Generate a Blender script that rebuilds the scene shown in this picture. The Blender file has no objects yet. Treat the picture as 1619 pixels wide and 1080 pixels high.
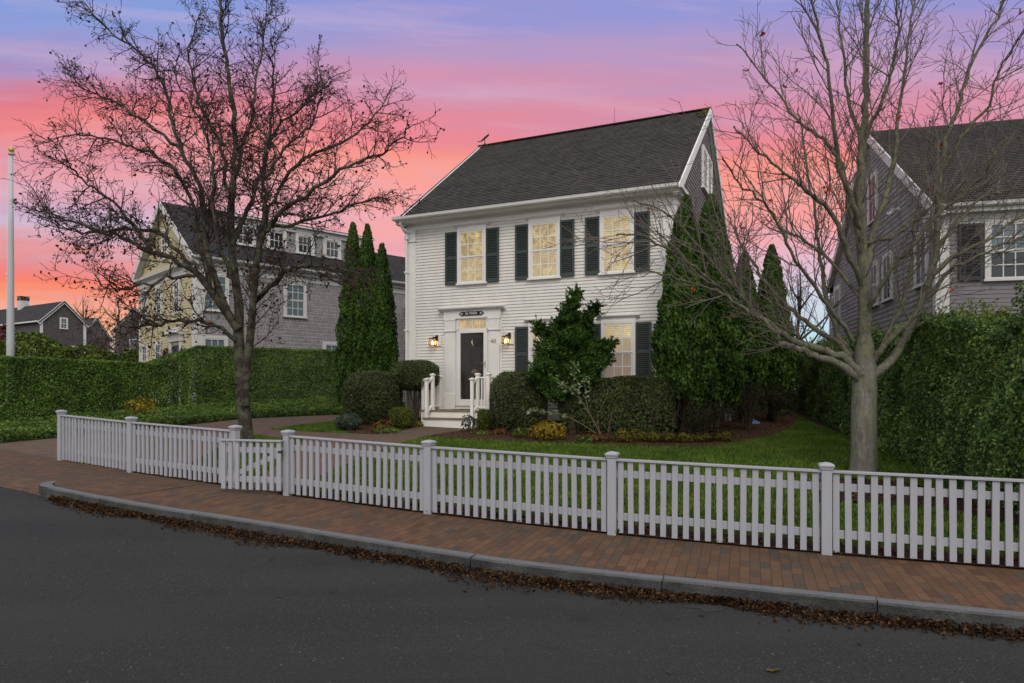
import bpy, math, random
import numpy as np
from mathutils import Vector, Matrix
rnd = random.Random(7)
RNG = np.random.default_rng(11)
S = bpy.context.scene
COL = S.collection
R = math.radians
F = 1080.0; HZ = 615.0; CX = 810.0; CAMZ = 1.8      # focal length in photo pixels, horizon row, centre column, eye height

# ------------------------------------------------------------------ terrain
def gz(y):
    z = 0.06 * (y - 7.3)
    if y > 27: z = 1.182
    if y < -4: z = 0.06 * (-4 - 7.3)
    return z
def P(px, py, D): return Vector(((px - CX) / F * D, D, CAMZ + (HZ - py) / F * D))
def G(px, py):
    k = (py - HZ) / F
    D = 2.238 / (k + 0.06)
    return ((px - CX) / F * D, D)

# ------------------------------------------------------------------ objects
def tag(o, label=None, cat=None, group=None, kind=None):
    if label: o['label'] = label
    if cat: o['category'] = cat
    if group: o['group'] = group
    if kind: o['kind'] = kind
    return o
def thing(name, label, cat, loc=(0, 0, 0), rotz=0, group=None):
    o = bpy.data.objects.new(name, None); COL.objects.link(o)
    o.location = loc; o.rotation_euler = (0, 0, rotz); o.empty_display_size = .2
    return tag(o, label, cat, group)
def link(name, me, mat, parent=None, smooth=False):
    o = bpy.data.objects.new(name, me)
    if mat is not None: me.materials.append(mat)
    COL.objects.link(o)
    if parent is not None: o.parent = parent
    if smooth: me.polygons.foreach_set('use_smooth', [True] * len(me.polygons))
    return o
def mesh_np(name, v, q, k=4):
    me = bpy.data.meshes.new(name)
    v = np.asarray(v, dtype=np.float32); q = np.asarray(q, dtype=np.int32)
    n = len(q)
    me.vertices.add(len(v)); me.vertices.foreach_set('co', v.ravel())
    me.loops.add(n * k); me.loops.foreach_set('vertex_index', q.ravel())
    me.polygons.add(n); me.polygons.foreach_set('loop_start', np.arange(0, n * k, k, dtype=np.int32))
    me.update(calc_edges=True)
    return me

class MB:
    """collects faces, then links them as one mesh object with metre-scaled UVs"""
    def __init__(s, M=None): s.v = []; s.f = []; s.M = M
    def add(s, pts, faces):
        b = len(s.v)
        for p in pts:
            p = Vector(p)
            if s.M is not None: p = s.M @ p
            s.v.append(p)
        s.f += [[b + i for i in f] for f in faces]
    def quad(s, *p): s.add(p, [list(range(len(p)))])
    def box(s, x0, x1, y0, y1, z0, z1):
        s.add([(x0, y0, z0), (x1, y0, z0), (x1, y1, z0), (x0, y1, z0), (x0, y0, z1), (x1, y0, z1), (x1, y1, z1), (x0, y1, z1)],
              [[3, 2, 1, 0], [4, 5, 6, 7], [0, 1, 5, 4], [1, 2, 6, 5], [2, 3, 7, 6], [3, 0, 4, 7]])
    def prism(s, prof, a, b):
        """prof: list of (p,q) in the plane spanned by two vectors given in a=(origin,P,Q), b: extrusion vector"""
        o, p, q = [Vector(t) for t in a]; b = Vector(b); n = len(prof)
        lo = [o + p * i + q * j for i, j in prof]
        s.add(lo + [t + b for t in lo], [list(range(n))[::-1], list(range(n, 2 * n))] + [[i, (i + 1) % n, n + (i + 1) % n, n + i] for i in range(n)])
    def bar(s, a, b, w, h, up=(0, 0, 1)):
        a = Vector(a); b = Vector(b); d = (b - a).normalized(); up = Vector(up)
        x = d.cross(up)
        if x.length < 1e-4: x = d.cross(Vector((0, 1, 0)))
        x.normalize(); z = x.cross(d)
        c = [(-w / 2, -h / 2), (w / 2, -h / 2), (w / 2, h / 2), (-w / 2, h / 2)]
        s.prism(c, (a, x, z), b - a)
    def tube(s, pts, rad, n=8, cap=True):
        pts = [Vector(p) for p in pts]
        if not hasattr(rad, '__len__'): rad = [rad] * len(pts)
        vs = []; fs = []
        for i, p in enumerate(pts):
            d = (pts[min(i + 1, len(pts) - 1)] - pts[max(i - 1, 0)]).normalized()
            a = d.cross(Vector((0.13, 0.31, 1)) if abs(d.z) < .93 else Vector((1, .2, 0))).normalized(); b = d.cross(a)
            for j in range(n):
                t = 2 * math.pi * j / n
                vs.append(p + (a * math.cos(t) + b * math.sin(t)) * rad[i])
        for i in range(len(pts) - 1):
            for j in range(n):
                k = (j + 1) % n
                fs.append([i * n + j, i * n + k, (i + 1) * n + k, (i + 1) * n + j])
        if cap: fs += [list(range(n))[::-1], list(range((len(pts) - 1) * n, len(pts) * n))]
        s.add(vs, fs)
    def lathe(s, c, prof, n=16, rot=0):
        vs = []; fs = []; c = Vector(c); m = len(prof)
        for r, z in prof:
            for j in range(n):
                t = 2 * math.pi * (j + .5) / n + rot
                vs.append(c + Vector((r * math.cos(t), r * math.sin(t), z)))
        for i in range(m - 1):
            for j in range(n):
                k = (j + 1) % n
                fs.append([i * n + j, i * n + k, (i + 1) * n + k, (i + 1) * n + j])
        fs += [list(range(n))[::-1], list(range((m - 1) * n, m * n))]
        s.add(vs, fs)
    def build(s, name, mat, parent=None, smooth=False, bevel=0):
        me = bpy.data.meshes.new(name)
        me.from_pydata([tuple(v) for v in s.v], [], s.f); me.update()
        uv = me.uv_layers.new(name='UVMap')
        for p in me.polygons:
            nrm = p.normal
            if abs(nrm.z) > .985: u = Vector((1, 0, 0)); w = Vector((0, 1, 0))
            else:
                u = Vector((-nrm.y, nrm.x, 0)).normalized(); w = nrm.cross(u)
            for li in p.loop_indices:
                c = me.vertices[me.loops[li].vertex_index].co
                uv.data[li].uv = (c.dot(u), c.dot(w))
        o = link(name, me, mat, parent, smooth)
        if bevel:
            m = o.modifiers.new('edge', 'BEVEL'); m.width = bevel; m.segments = 1; m.limit_method = 'ANGLE'
        return o

# ------------------------------------------------------------------ materials
def lin(c): return tuple(((x / 255) / 12.92 if x / 255 <= .04045 else ((x / 255 + .055) / 1.055) ** 2.4) for x in c)
class NT:
    def __init__(s, nt): s.nt = nt; s.n = nt.nodes; s.l = nt.links
    def new(s, t, **kw):
        n = s.n.new(t)
        for k, v in kw.items():
            if k == 'ins':
                for a, b in v.items():
                    if hasattr(b, 'is_output') or isinstance(b, bpy.types.NodeSocket): s.l.new(b, n.inputs[a])
                    else: n.inputs[a].default_value = b
            else: setattr(n, k, v)
        return n
    def math(s, op, a, b=0.0, c=None, clamp=False):
        n = s.n.new('ShaderNodeMath'); n.operation = op; n.use_clamp = clamp
        for i, x in enumerate([a, b] + ([c] if c is not None else [])):
            if isinstance(x, bpy.types.NodeSocket): s.l.new(x, n.inputs[i])
            else: n.inputs[i].default_value = x
        return n.outputs[0]
    def mix(s, fac, a, b, bt='MIX'):
        n = s.n.new('ShaderNodeMix'); n.data_type = 'RGBA'; n.blend_type = bt; n.clamp_factor = True
        for i, x in ((0, fac), (6, a), (7, b)):
            if isinstance(x, bpy.types.NodeSocket): s.l.new(x, n.inputs[i])
            else: n.inputs[i].default_value = x if i == 0 else ((*x, 1) if len(x) == 3 else x)
        return n.outputs[2]
    def ramp(s, fac, stops, interp='LINEAR'):
        n = s.n.new('ShaderNodeValToRGB'); e = n.color_ramp.elements; n.color_ramp.interpolation = interp
        while len(e) < len(stops): e.new(.5)
        for i, (p, c) in enumerate(stops):
            e[i].position = p; e[i].color = (*c, 1) if hasattr(c, '__len__') else (c, c, c, 1)
        s.l.new(fac, n.inputs[0]); return n.outputs[0]
    def noise(s, vec, scale, detail=4, rough=.55):
        n = s.n.new('ShaderNodeTexNoise'); n.inputs['Scale'].default_value = scale; n.inputs['Detail'].default_value = detail; n.inputs['Roughness'].default_value = rough
        if vec is not None: s.l.new(vec, n.inputs['Vector'])
        return n.outputs['Fac']
    def mapping(s, vec, scale=(1, 1, 1), rot=(0, 0, 0), loc=(0, 0, 0)):
        n = s.n.new('ShaderNodeMapping'); s.l.new(vec, n.inputs[0])
        n.inputs['Scale'].default_value = scale; n.inputs['Rotation'].default_value = rot; n.inputs['Location'].default_value = loc
        return n.outputs[0]
def mat(name):
    m = bpy.data.materials.new(name); m.use_nodes = True
    t = NT(m.node_tree); b = m.node_tree.nodes['Principled BSDF']
    return m, t, b
def bump(t, b, h, strength=.4, dist=.01):
    n = t.new('ShaderNodeBump', ins={'Strength': strength, 'Distance': dist, 'Height': h}); t.l.new(n.outputs[0], b.inputs['Normal'])
def setb(b, rough=.6, spec=.3, **kw):
    b.inputs['Roughness'].default_value = rough; b.inputs['Specular IOR Level'].default_value = spec
    for k, v in kw.items(): b.inputs[k].default_value = v
def obj_co(t): return t.new('ShaderNodeTexCoord').outputs['Object']
def uv_co(t): return t.new('ShaderNodeTexCoord').outputs['UV']

def m_paint(name, c, rough=.5, dirt=.12, dirtc=(.25, .22, .16), grain=True, scale=2.2):
    m, t, b = mat(name); co = obj_co(t)
    n1 = t.noise(t.mapping(co, (1, 1, .35)), scale, 6, .65); n2 = t.noise(co, 35, 3)
    f = t.math('MULTIPLY', t.ramp(n1, [(.42, 0.0), (.78, 1.0)]), dirt)
    c1 = t.mix(f, c, dirtc)
    c2 = t.mix(t.math('MULTIPLY', n2, .14), c1, tuple(x * .72 for x in c))
    t.l.new(c2, b.inputs['Base Color']); setb(b, rough, .35)
    if grain: bump(t, b, t.noise(t.mapping(co, (6, 6, 60)), 3, 4), .12, .004)
    return m
def m_flat(name, c, rough=.5, metal=0, spec=.4):
    m, t, b = mat(name); co = obj_co(t)
    n = t.noise(co, 18, 4)
    t.l.new(t.mix(n, tuple(x * .8 for x in c), tuple(min(1, x * 1.15) for x in c)), b.inputs['Base Color']); setb(b, rough, spec, Metallic=metal)
    return m
def m_shingle(name, c1, c2, c3, bw=.14, rh=.127, mortar=.006, streak=.5, rough=.85):
    m, t, b = mat(name); uv = uv_co(t); co = obj_co(t)
    br = t.new('ShaderNodeTexBrick', offset=.5, offset_frequency=2, squash=.72, squash_frequency=3, ins={'Vector': uv, 'Scale': 1.0, 'Mortar Size': mortar, 'Mortar Smooth': .2, 'Bias': 0.0, 'Brick Width': bw, 'Row Height': rh, 'Color1': (0, 0, 0, 1), 'Color2': (1, 1, 1, 1), 'Mortar': (.5, .5, .5, 1)})
    big = t.noise(co, .8, 5, .6); fine = t.noise(t.mapping(uv, (60, 6, 1)), 1, 4)
    base = t.mix(t.new('ShaderNodeRGBToBW', ins={0: br.outputs['Color']}).outputs[0], c1, c2)
    base = t.mix(t.math('MULTIPLY', t.ramp(big, [(.35, 0.0), (.75, 1.0)]), .55), base, c3)
    base = t.mix(t.math('MULTIPLY', fine, streak), base, tuple(x * .55 for x in c1))
    base = t.mix(br.outputs['Fac'], base, tuple(x * .3 for x in c1))
    t.l.new(base, b.inputs['Base Color']); setb(b, rough, .2)
    h = t.math('SUBTRACT', t.math('MULTIPLY', fine, .4), br.outputs['Fac'])
    bump(t, b, h, .6, .006)
    return m
def m_brick(name, bw=.2, rh=.1, cols=None, dark=.2, mortar=.004, wear=(.05, .045, .03)):
    m, t, b = mat(name); uv = uv_co(t); co = obj_co(t)
    wv = t.new('ShaderNodeTexNoise', ins={'Scale': 1.6, 'Detail': 2.0, 'Vector': uv})
    uvw = t.new('ShaderNodeVectorMath', operation='MULTIPLY_ADD', ins={0: wv.outputs['Color'], 1: (.03, .03, 0), 2: uv}).outputs[0]
    br = t.new('ShaderNodeTexBrick', offset=.5, offset_frequency=2, squash=1.0, ins={'Vector': uvw, 'Scale': 1.0, 'Mortar Size': mortar, 'Mortar Smooth': .3, 'Bias': 0.0, 'Brick Width': bw, 'Row Height': rh, 'Color1': (0, 0, 0, 1), 'Color2': (1, 1, 1, 1), 'Mortar': (.5, .5, .5, 1)})
    v = t.new('ShaderNodeRGBToBW', ins={0: br.outputs['Color']}).outputs[0]
    c = t.ramp(v, cols)
    big = t.noise(co, .55, 5, .6); fine = t.noise(co, 40, 5, .7); mid = t.noise(co, 5, 4)
    c = t.mix(t.math('MULTIPLY', t.ramp(big, [(.38, 0.0), (.7, 1.0)]), .45), c, wear)
    c = t.mix(t.math('MULTIPLY', t.ramp(mid, [(.5, 0.0), (.75, 1.0)]), .35), c, (.09, .075, .055))
    c = t.mix(t.math('MULTIPLY', fine, .35), c, (.03, .02, .015))
    c = t.mix(t.math('MULTIPLY', br.outputs['Fac'], .8), c, (.022, .017, .013))
    t.l.new(c, b.inputs['Base Color']); setb(b, .85, .25)
    h = t.math('SUBTRACT', t.math('MULTIPLY', fine, .5), br.outputs['Fac'])
    bump(t, b, h, .5, .008)
    return m
def m_leaf(name, cols, rough=.5, trans=.25, spec=.35, big=.7, gain=1.0):
    """leaf clumps: each leaf its own shade, and broad patches of lighter or darker growth"""
    m, t, b = mat(name); co = obj_co(t)
    r = t.new('ShaderNodeNewGeometry').outputs['Random Per Island']
    n = t.noise(co, 1.3, 4, .6)
    f = t.math('ADD', t.math('MULTIPLY', r, 1 - big * .5), t.math('MULTIPLY', t.math('SUBTRACT', n, .5), big * 1.6), clamp=True)
    c = t.ramp(f, [(p_, tuple(min(.6, x * gain) for x in q_)) for p_, q_ in cols])
    t.l.new(c, b.inputs['Base Color']); setb(b, min(.8, rough + .12), spec * .45)
    tr = t.new('ShaderNodeBsdfTranslucent', ins={'Color': c}); mx = t.new('ShaderNodeMixShader', ins={0: trans, 1: b.outputs[0], 2: tr.outputs[0]})
    t.l.new(mx.outputs[0], m.node_tree.nodes['Material Output'].inputs['Surface'])
    return m
def m_bark(name, c1, c2, lichen, amt=.5, scale=14):
    m, t, b = mat(name); co = obj_co(t)
    n = t.noise(t.mapping(co, (1, 1, .25)), scale, 6, .7); l = t.noise(co, 7, 6, .7); l2 = t.noise(co, 2.2, 4, .6)
    c = t.mix(t.ramp(n, [(.35, 0.0), (.65, 1.0)]), c1, c2)
    c = t.mix(t.math('MULTIPLY', t.ramp(t.math('ADD', t.math('MULTIPLY', l, .6), t.math('MULTIPLY', l2, .4)), [(.47, 0.0), (.56, 1.0)]), amt), c, lichen)
    t.l.new(c, b.inputs['Base Color']); setb(b, .9, .15); bump(t, b, n, .8, .02)
    return m
def m_lit(name, c1, c2, strength, slat=.05, mott=1.0):
    """a closed blind in a lit room: glows, with slat lines and uneven brightness and painted-in reflections"""
    m, t, b = mat(name); uv = uv_co(t); co = obj_co(t)
    sep = t.new('ShaderNodeSeparateXYZ', ins={0: uv}).outputs
    fr = t.math('FRACT', t.math('DIVIDE', sep[1], slat))
    line = t.ramp(fr, [(0, .3), (.2, 1.0), (.7, .9), (1, .35)])
    n = t.noise(co, 7.5, 7, .8); n2 = t.noise(co, 1.9, 3)
    c = t.mix(t.math('MULTIPLY', t.ramp(n, [(.44, 0.0), (.56, 1.0)]), mott), c1, c2)  # mottling painted into the glow in place of trees reflected by the glass
    c = t.mix(t.math('MULTIPLY', t.ramp(n2, [(.35, 0.0), (.65, 1.0)]), .65), c, tuple(x * .75 for x in c2))
    if slat < 1: c = t.mix(1.0, c, line, 'MULTIPLY')
    t.l.new(t.mix(0, (.22, .17, .11), (.22, .17, .11)), b.inputs['Base Color']); setb(b, .7, .2)
    t.l.new(c, b.inputs['Emission Color']); b.inputs['Emission Strength'].default_value = strength
    return m
def m_glass(name, tint=(.9, .93, .95), refl=.10):
    m, t, b = mat(name); n = t.n
    tr = t.new('ShaderNodeBsdfTransparent', ins={'Color': (*tint, 1)}); co = obj_co(t)
    gl = t.new('ShaderNodeBsdfGlossy', ins={'Color': (1, 1, 1, 1), 'Roughness': .02})
    bp = t.new('ShaderNodeBump', ins={'Strength': .06, 'Distance': .02, 'Height': t.noise(co, 2.5, 2)})
    t.l.new(bp.outputs[0], gl.inputs['Normal'])
    lw = t.new('ShaderNodeLayerWeight', ins={'Blend': .35})
    f = t.math('ADD', t.math('MULTIPLY', lw.outputs['Fresnel'], .16), refl, clamp=True)
    mx = t.new('ShaderNodeMixShader', ins={0: f, 1: tr.outputs[0], 2: gl.outputs[0]})
    t.l.new(mx.outputs[0], m.node_tree.nodes['Material Output'].inputs['Surface'])
    return m
def m_emit(name, c, s):
    m, t, b = mat(name); setb(b, .4, .3)
    b.inputs['Base Color'].default_value = (*c, 1); b.inputs['Emission Color'].default_value = (*c, 1); b.inputs['Emission Strength'].default_value = s
    return m

M = {}
M['clap'] = m_paint('white clapboard paint', (.655, .635, .585), .55, .30, (.32, .29, .23))
M['trim'] = m_paint('white trim paint', (.70, .685, .645), .5, .14)
M['trim_shade'] = m_paint('shaded white trim paint', (.52, .51, .485), .55, .2)  # darker copy of the white trim, shade put into the paint colour
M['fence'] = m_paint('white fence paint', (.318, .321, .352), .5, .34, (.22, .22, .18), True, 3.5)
M['porch'] = m_paint('white porch paint', (.78, .75, .69), .5, .22, (.3, .27, .2))
M['shutter'] = m_paint('dark green shutter paint', (.038, .050, .046), .45, .2, (.06, .065, .06))
M['shutter_dark'] = m_paint('charcoal shutter paint', (.02, .02, .022), .5, .2, (.06, .055, .05))
M['yellow'] = m_paint('yellow clapboard paint', (.43, .375, .21), .6, .2, (.3, .25, .14))
M['greysiding'] = m_paint('grey mauve clapboard paint', (.155, .14, .148), .6, .2, (.09, .08, .085))
M['shingle'] = m_shingle('weathered grey cedar shingles', (.17, .155, .145), (.28, .26, .25), (.20, .175, .155))
M['shingle_left'] = m_shingle('silver grey cedar shingles', (.25, .237, .233), (.37, .352, .352), (.30, .275, .262), .17, .15)
M['shingle_right'] = m_shingle('violet grey cedar shingles', (.25, .242, .24), (.37, .358, .355), (.28, .262, .248), .16, .15)
M['roof'] = m_shingle('dark asphalt roof shingles', (.026, .0235, .022), (.066, .059, .055), (.072, .063, .053), .22, .14, .004, .35, .9)
M['roof_left'] = m_shingle('black asphalt roof shingles', (.028, .026, .028), (.05, .048, .05), (.04, .036, .036), .25, .15, .004, .3, .9)
M['shingle_far'] = m_shingle('dark brown grey cedar', (.075, .066, .062), (.125, .11, .104), (.09, .078, .07))
M['moss'] = m_flat('roof moss', (.075, .07, .02), .95)
M['gutter'] = m_paint('white gutter enamel', (.66, .65, .62), .35, .15)
M['found'] = m_flat('grey concrete foundation', (.09, .09, .088), .9)
M['deck'] = m_paint('brown stained decking', (.19, .145, .085), .6, .4, (.08, .06, .035))
M['door'] = m_paint('dark brown door paint', (.02, .016, .014), .35, .2, (.05, .045, .04))
M['brass'] = m_flat('aged brass', (.42, .34, .2), .35, 1.0)
M['black'] = m_flat('black iron', (.012, .011, .011), .45)
M['bronze'] = m_flat('bronze lamp metal', (.12, .075, .03), .4, .8)
M['glass'] = m_glass('window glass', refl=.015)
M['glass_dark'] = m_glass('dark window glass', (.75, .8, .82), .035)
M['storm'] = m_glass('storm door glass', (.95, .95, .95), .006)
M['lit_up'] = m_lit('lit blind upstairs', (.88, .66, .29), (.27, .18, .06), 1.0, .05)
M['lit_up_pale'] = m_lit('pale lit blind', (.76, .58, .30), (.44, .31, .14), .95, .05, .8)
M['lit_down'] = m_lit('lit valance', (.85, .68, .38), (.6, .42, .2), .9, .05, .6)
M['lit_shade'] = m_lit('dim lit shade', (.235, .175, .135), (.20, .15, .115), .85, 40, .5)
M['lit_tan'] = m_lit('tan lit shade', (.42, .31, .20), (.30, .22, .14), .9, 40, .5)
M['transom'] = m_lit('lit transom curtain', (.85, .58, .27), (.5, .33, .15), .8, .4)
M['room'] = m_flat('dark room behind glass', (.03, .034, .038), .8)
M['curtain'] = m_flat('pale curtain', (.22, .26, .27), .8)
M['bulb'] = m_emit('lamp bulb', (1, .66, .30), 5)
M['lampglass'] = m_glass('lamp glass', (1, .93, .78), .04)
M['letter'] = m_flat('white sign lettering', (.75, .75, .74), .5)
M['signblack'] = m_flat('black sign board', (.014, .013, .012), .5)
M['asphalt'] = None
M['pole'] = m_paint('grey white pole paint', (.40, .42, .43), .5, .3)
M['gold'] = m_flat('gilded ball', (.55, .40, .12), .35, .7)
M['chimney'] = m_paint('whitewashed brick', (.50, .50, .46), .8, .6, (.2, .2, .17))
M['brickred'] = [(0, (.078, .037, .020)), (.3, (.12, .058, .029)), (.55, (.142, .072, .036)), (.8, (.106, .055, .031)), (.95, (.07, .052, .04)), (1, (.055, .049, .044))]
M['sidewalk'] = m_brick('red sidewalk brick', .2, .1, M['brickred'])
M['pathbrick'] = m_brick('worn path brick', .2, .1, [(0, (.115, .062, .04)), (.4, (.165, .095, .062)), (.8, (.14, .088, .06)), (1, (.085, .07, .058))], wear=(.085, .075, .05))
M['granite'] = None

# asphalt, granite, mulch, lawn
def m_asphalt():
    m, t, b = mat('asphalt'); co = obj_co(t)
    fine = t.noise(co, 95, 4, .75); mid = t.noise(co, 22, 5, .7)
    vor = t.new('ShaderNodeTexVoronoi', ins={'Vector': co, 'Scale': 62.0}); vor2 = t.new('ShaderNodeTexVoronoi', ins={'Vector': co, 'Scale': 27.0})
    big = t.noise(t.mapping(co, (.35, 1, 1), (0, 0, R(-24))), .9, 5, .6); st = t.noise(t.mapping(co, (.12, 1.3, 1), (0, 0, R(22))), .8, 3); oil = t.noise(co, 1.7, 6, .7)
    c = t.mix(t.ramp(fine, [(.3, 0.0), (.7, 1.0)]), (.013, .0135, .013), (.048, .048, .0445))
    c = t.mix(t.math('MULTIPLY', t.ramp(mid, [(.42, 0.0), (.62, 1.0)]), .5), c, (.022, .0225, .021))
    bw = lambda v: t.new('ShaderNodeRGBToBW', ins={0: v.outputs['Color']}).outputs[0]
    sp = t.math('MULTIPLY', t.ramp(bw(vor), [(.58, 0.0), (.85, 1.0)]), t.ramp(vor.outputs['Distance'], [(.25, 1.0), (.55, 0.0)]))
    sp2 = t.math('MULTIPLY', t.ramp(bw(vor2), [(.78, 0.0), (.9, 1.0)]), t.ramp(vor2.outputs['Distance'], [(.12, 1.0), (.26, 0.0)]))
    c = t.mix(t.math('MULTIPLY', sp, .6), c, (.13, .127, .115)); c = t.mix(t.math('MULTIPLY', sp2, .8), c, (.24, .23, .21))
    c = t.mix(t.math('MULTIPLY', t.ramp(big, [(.4, 0.0), (.68, 1.0)]), .40), c, (.046, .046, .043))
    c = t.mix(t.math('MULTIPLY', t.ramp(st, [(.45, 0.0), (.7, 1.0)]), .45), c, (.015, .0155, .0155))
    c = t.mix(t.math('MULTIPLY', t.ramp(oil, [(.60, 0.0), (.72, 1.0)]), .4), c, (.011, .011, .0115))
    t.l.new(c, b.inputs['Base Color']); setb(b, .85, .2); bump(t, b, t.math('ADD', t.math('ADD', fine, t.math('MULTIPLY', mid, .6)), sp), .9, .012)
    return m
def m_granite():
    m, t, b = mat('granite'); co = obj_co(t)
    f = t.noise(co, 90, 3, .7); g = t.noise(co, 3.5, 5, .65)
    c = t.mix(f, (.012, .0135, .013), (.052, .056, .053))
    c = t.mix(t.math('MULTIPLY', t.ramp(g, [(.4, 0.0), (.62, 1.0)]), .6), c, (.085, .085, .078)); c = t.mix(t.math('MULTIPLY', t.ramp(t.noise(co, 14, 5, .7), [(.5, 0.0), (.66, 1.0)]), .5), c, (.012, .013, .0125))
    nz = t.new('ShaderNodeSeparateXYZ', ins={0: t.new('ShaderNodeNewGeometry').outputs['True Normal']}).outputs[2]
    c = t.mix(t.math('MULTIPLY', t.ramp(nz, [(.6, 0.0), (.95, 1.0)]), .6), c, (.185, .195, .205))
    t.l.new(c, b.inputs['Base Color']); setb(b, .75, .3); bump(t, b, t.math('ADD', t.math('ADD', g, t.noise(co, 11, 5, .7)), t.math('MULTIPLY', f, .3)), 1.0, .035)
    return m
def m_soil(name, c1, c2, c3):
    m, t, b = mat(name); co = obj_co(t)
    a = t.noise(co, 28, 5, .7); g = t.noise(co, 2.0, 4); v = t.new('ShaderNodeTexVoronoi', ins={'Vector': t.mapping(co, (1, 1.6, 1)), 'Scale': 34.0})
    c = t.mix(t.ramp(a, [(.3, 0.0), (.7, 1.0)]), c1, c2)
    c = t.mix(t.math('MULTIPLY', t.new('ShaderNodeRGBToBW', ins={0: v.outputs['Color']}).outputs[0], .55), c, c3)
    c = t.mix(t.math('MULTIPLY', t.ramp(g, [(.35, 0.0), (.7, 1.0)]), .4), c, c1)
    t.l.new(c, b.inputs['Base Color']); setb(b, .95, .1); bump(t, b, t.math('ADD', a, v.outputs['Distance']), 1.0, .03)
    return m
M['asphalt'] = m_asphalt(); M['granite'] = m_granite()
M['mulch'] = m_soil('brown mulch', (.035, .02, .012), (.10, .055, .03), (.14, .08, .045))
M['mulch_dark'] = m_soil('dark damp mulch', (.022, .014, .010), (.06, .034, .022), (.08, .045, .03))
M['soil'] = m_soil('lawn soil', (.018, .026, .007), (.035, .05, .012), (.04, .06, .012))
M['leaf_hedge'] = m_leaf('privet hedge leaves', [(0, (.008, .014, .003)), (.4, (.025, .042, .008)), (.75, (.045, .069, .012)), (1, (.078, .098, .018))], gain=4.41)
M['leaf_holly'] = m_leaf('glossy hedge leaves', [(0, (.008, .014, .005)), (.4, (.026, .043, .011)), (.75, (.052, .075, .017)), (1, (.095, .115, .022))], .35, .2, .5, gain=4.68)
M['leaf_box'] = m_leaf('boxwood leaves', [(0, (.009, .012, .005)), (.5, (.032, .040, .013)), (.85, (.060, .068, .020)), (1, (.10, .10, .03))], .4, .2, .45, gain=2.46)
M['leaf_boxlight'] = m_leaf('light boxwood leaves', [(0, (.035, .045, .008)), (.5, (.085, .10, .015)), (1, (.16, .15, .022))], .5, gain=1.30)
M['leaf_arbor'] = m_leaf('arborvitae sprays', [(0, (.006, .012, .003)), (.45, (.019, .036, .006)), (.8, (.038, .064, .009)), (1, (.064, .095, .014))], .6, .15, gain=2.78)
M['leaf_hinoki'] = m_leaf('false cypress sprays', [(0, (.005, .011, .003)), (.45, (.016, .033, .006)), (.8, (.042, .078, .010)), (1, (.09, .13, .015))], .55, .2, gain=2.85)
M['leaf_cover'] = m_leaf('ground cover leaves', [(0, (.018, .032, .007)), (.5, (.052, .082, .014)), (1, (.12, .155, .024))], .5, .3, gain=2.15)
M['leaf_pale'] = m_leaf('pale rhododendron leaves', [(0, (.10, .14, .055)), (.5, (.20, .25, .13)), (1, (.33, .36, .22))], .45, .3)
M['leaf_yellow'] = m_leaf('yellow autumn leaves', [(0, (.10, .07, .012)), (.4, (.26, .19, .02)), (.8, (.42, .31, .03)), (1, (.50, .32, .04))], .6, .3, .2, .5)
M['leaf_olive'] = m_leaf('yellowing olive leaves', [(0, (.05, .05, .012)), (.45, (.13, .11, .022)), (.8, (.24, .19, .03)), (1, (.28, .16, .03))], .6, .3, .2, .5)
M['leaf_rust'] = m_leaf('rust and brown leaves', [(0, (.05, .02, .010)), (.5, (.15, .065, .025)), (1, (.28, .15, .05))], .7, .2, .2, .4)
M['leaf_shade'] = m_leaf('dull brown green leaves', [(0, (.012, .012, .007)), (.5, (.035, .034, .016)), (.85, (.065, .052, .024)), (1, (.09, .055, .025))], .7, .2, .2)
M['leaf_young'] = m_leaf('young yellow green leaves', [(0, (.06, .09, .012)), (.5, (.12, .165, .02)), (1, (.20, .23, .035))], .5, .3)
M['leaf_blue'] = m_leaf('blue green foliage', [(0, (.03, .045, .03)), (.5, (.075, .10, .07)), (1, (.12, .155, .11))], .6, .2)
M['leaf_far'] = m_leaf('distant hedge leaves', [(0, (.018, .03, .006)), (.45, (.045, .066, .010)), (.8, (.085, .10, .016)), (1, (.13, .10, .02))], .6, .25, gain=2.16)
M['leaf_red'] = m_leaf('red shrub leaves', [(0, (.06, .01, .01)), (1, (.18, .03, .02))], .6, .25)
M['leaf_dead'] = m_leaf('withered brown leaves', [(0, (.020, .010, .008)), (.5, (.045, .022, .015)), (.85, (.09, .04, .02)), (1, (.16, .075, .02))], .7, .25, .2, .3)
M['leaf_maple'] = m_leaf('red maple leaves', [(0, (.24, .035, .02)), (1, (.42, .07, .03))], .6, .3)
M['litter'] = m_leaf('fallen leaves', [(0, (.012, .007, .004)), (.35, (.036, .018, .009)), (.7, (.078, .04, .017)), (.9, (.15, .09, .038)), (1, (.09, .022, .013))], .75, .15, .2, .35)
M['grass'] = m_leaf('grass blades', [(0, (.020, .034, .005)), (.4, (.040, .064, .010)), (.75, (.064, .088, .014)), (1, (.11, .11, .026))], .6, .3, .2, .9, gain=3.06)
M['bark_left'] = m_bark('lichened dark bark', (.020, .016, .013), (.055, .045, .037), (.12, .125, .08), .6)
M['bark_right'] = m_bark('grey maple bark', (.12, .112, .092), (.24, .23, .20), (.19, .20, .105), .65)
M['bark_limb'] = m_bark('mossy limb bark', (.045, .041, .028), (.11, .10, .072), (.11, .115, .045), .8)
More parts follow.
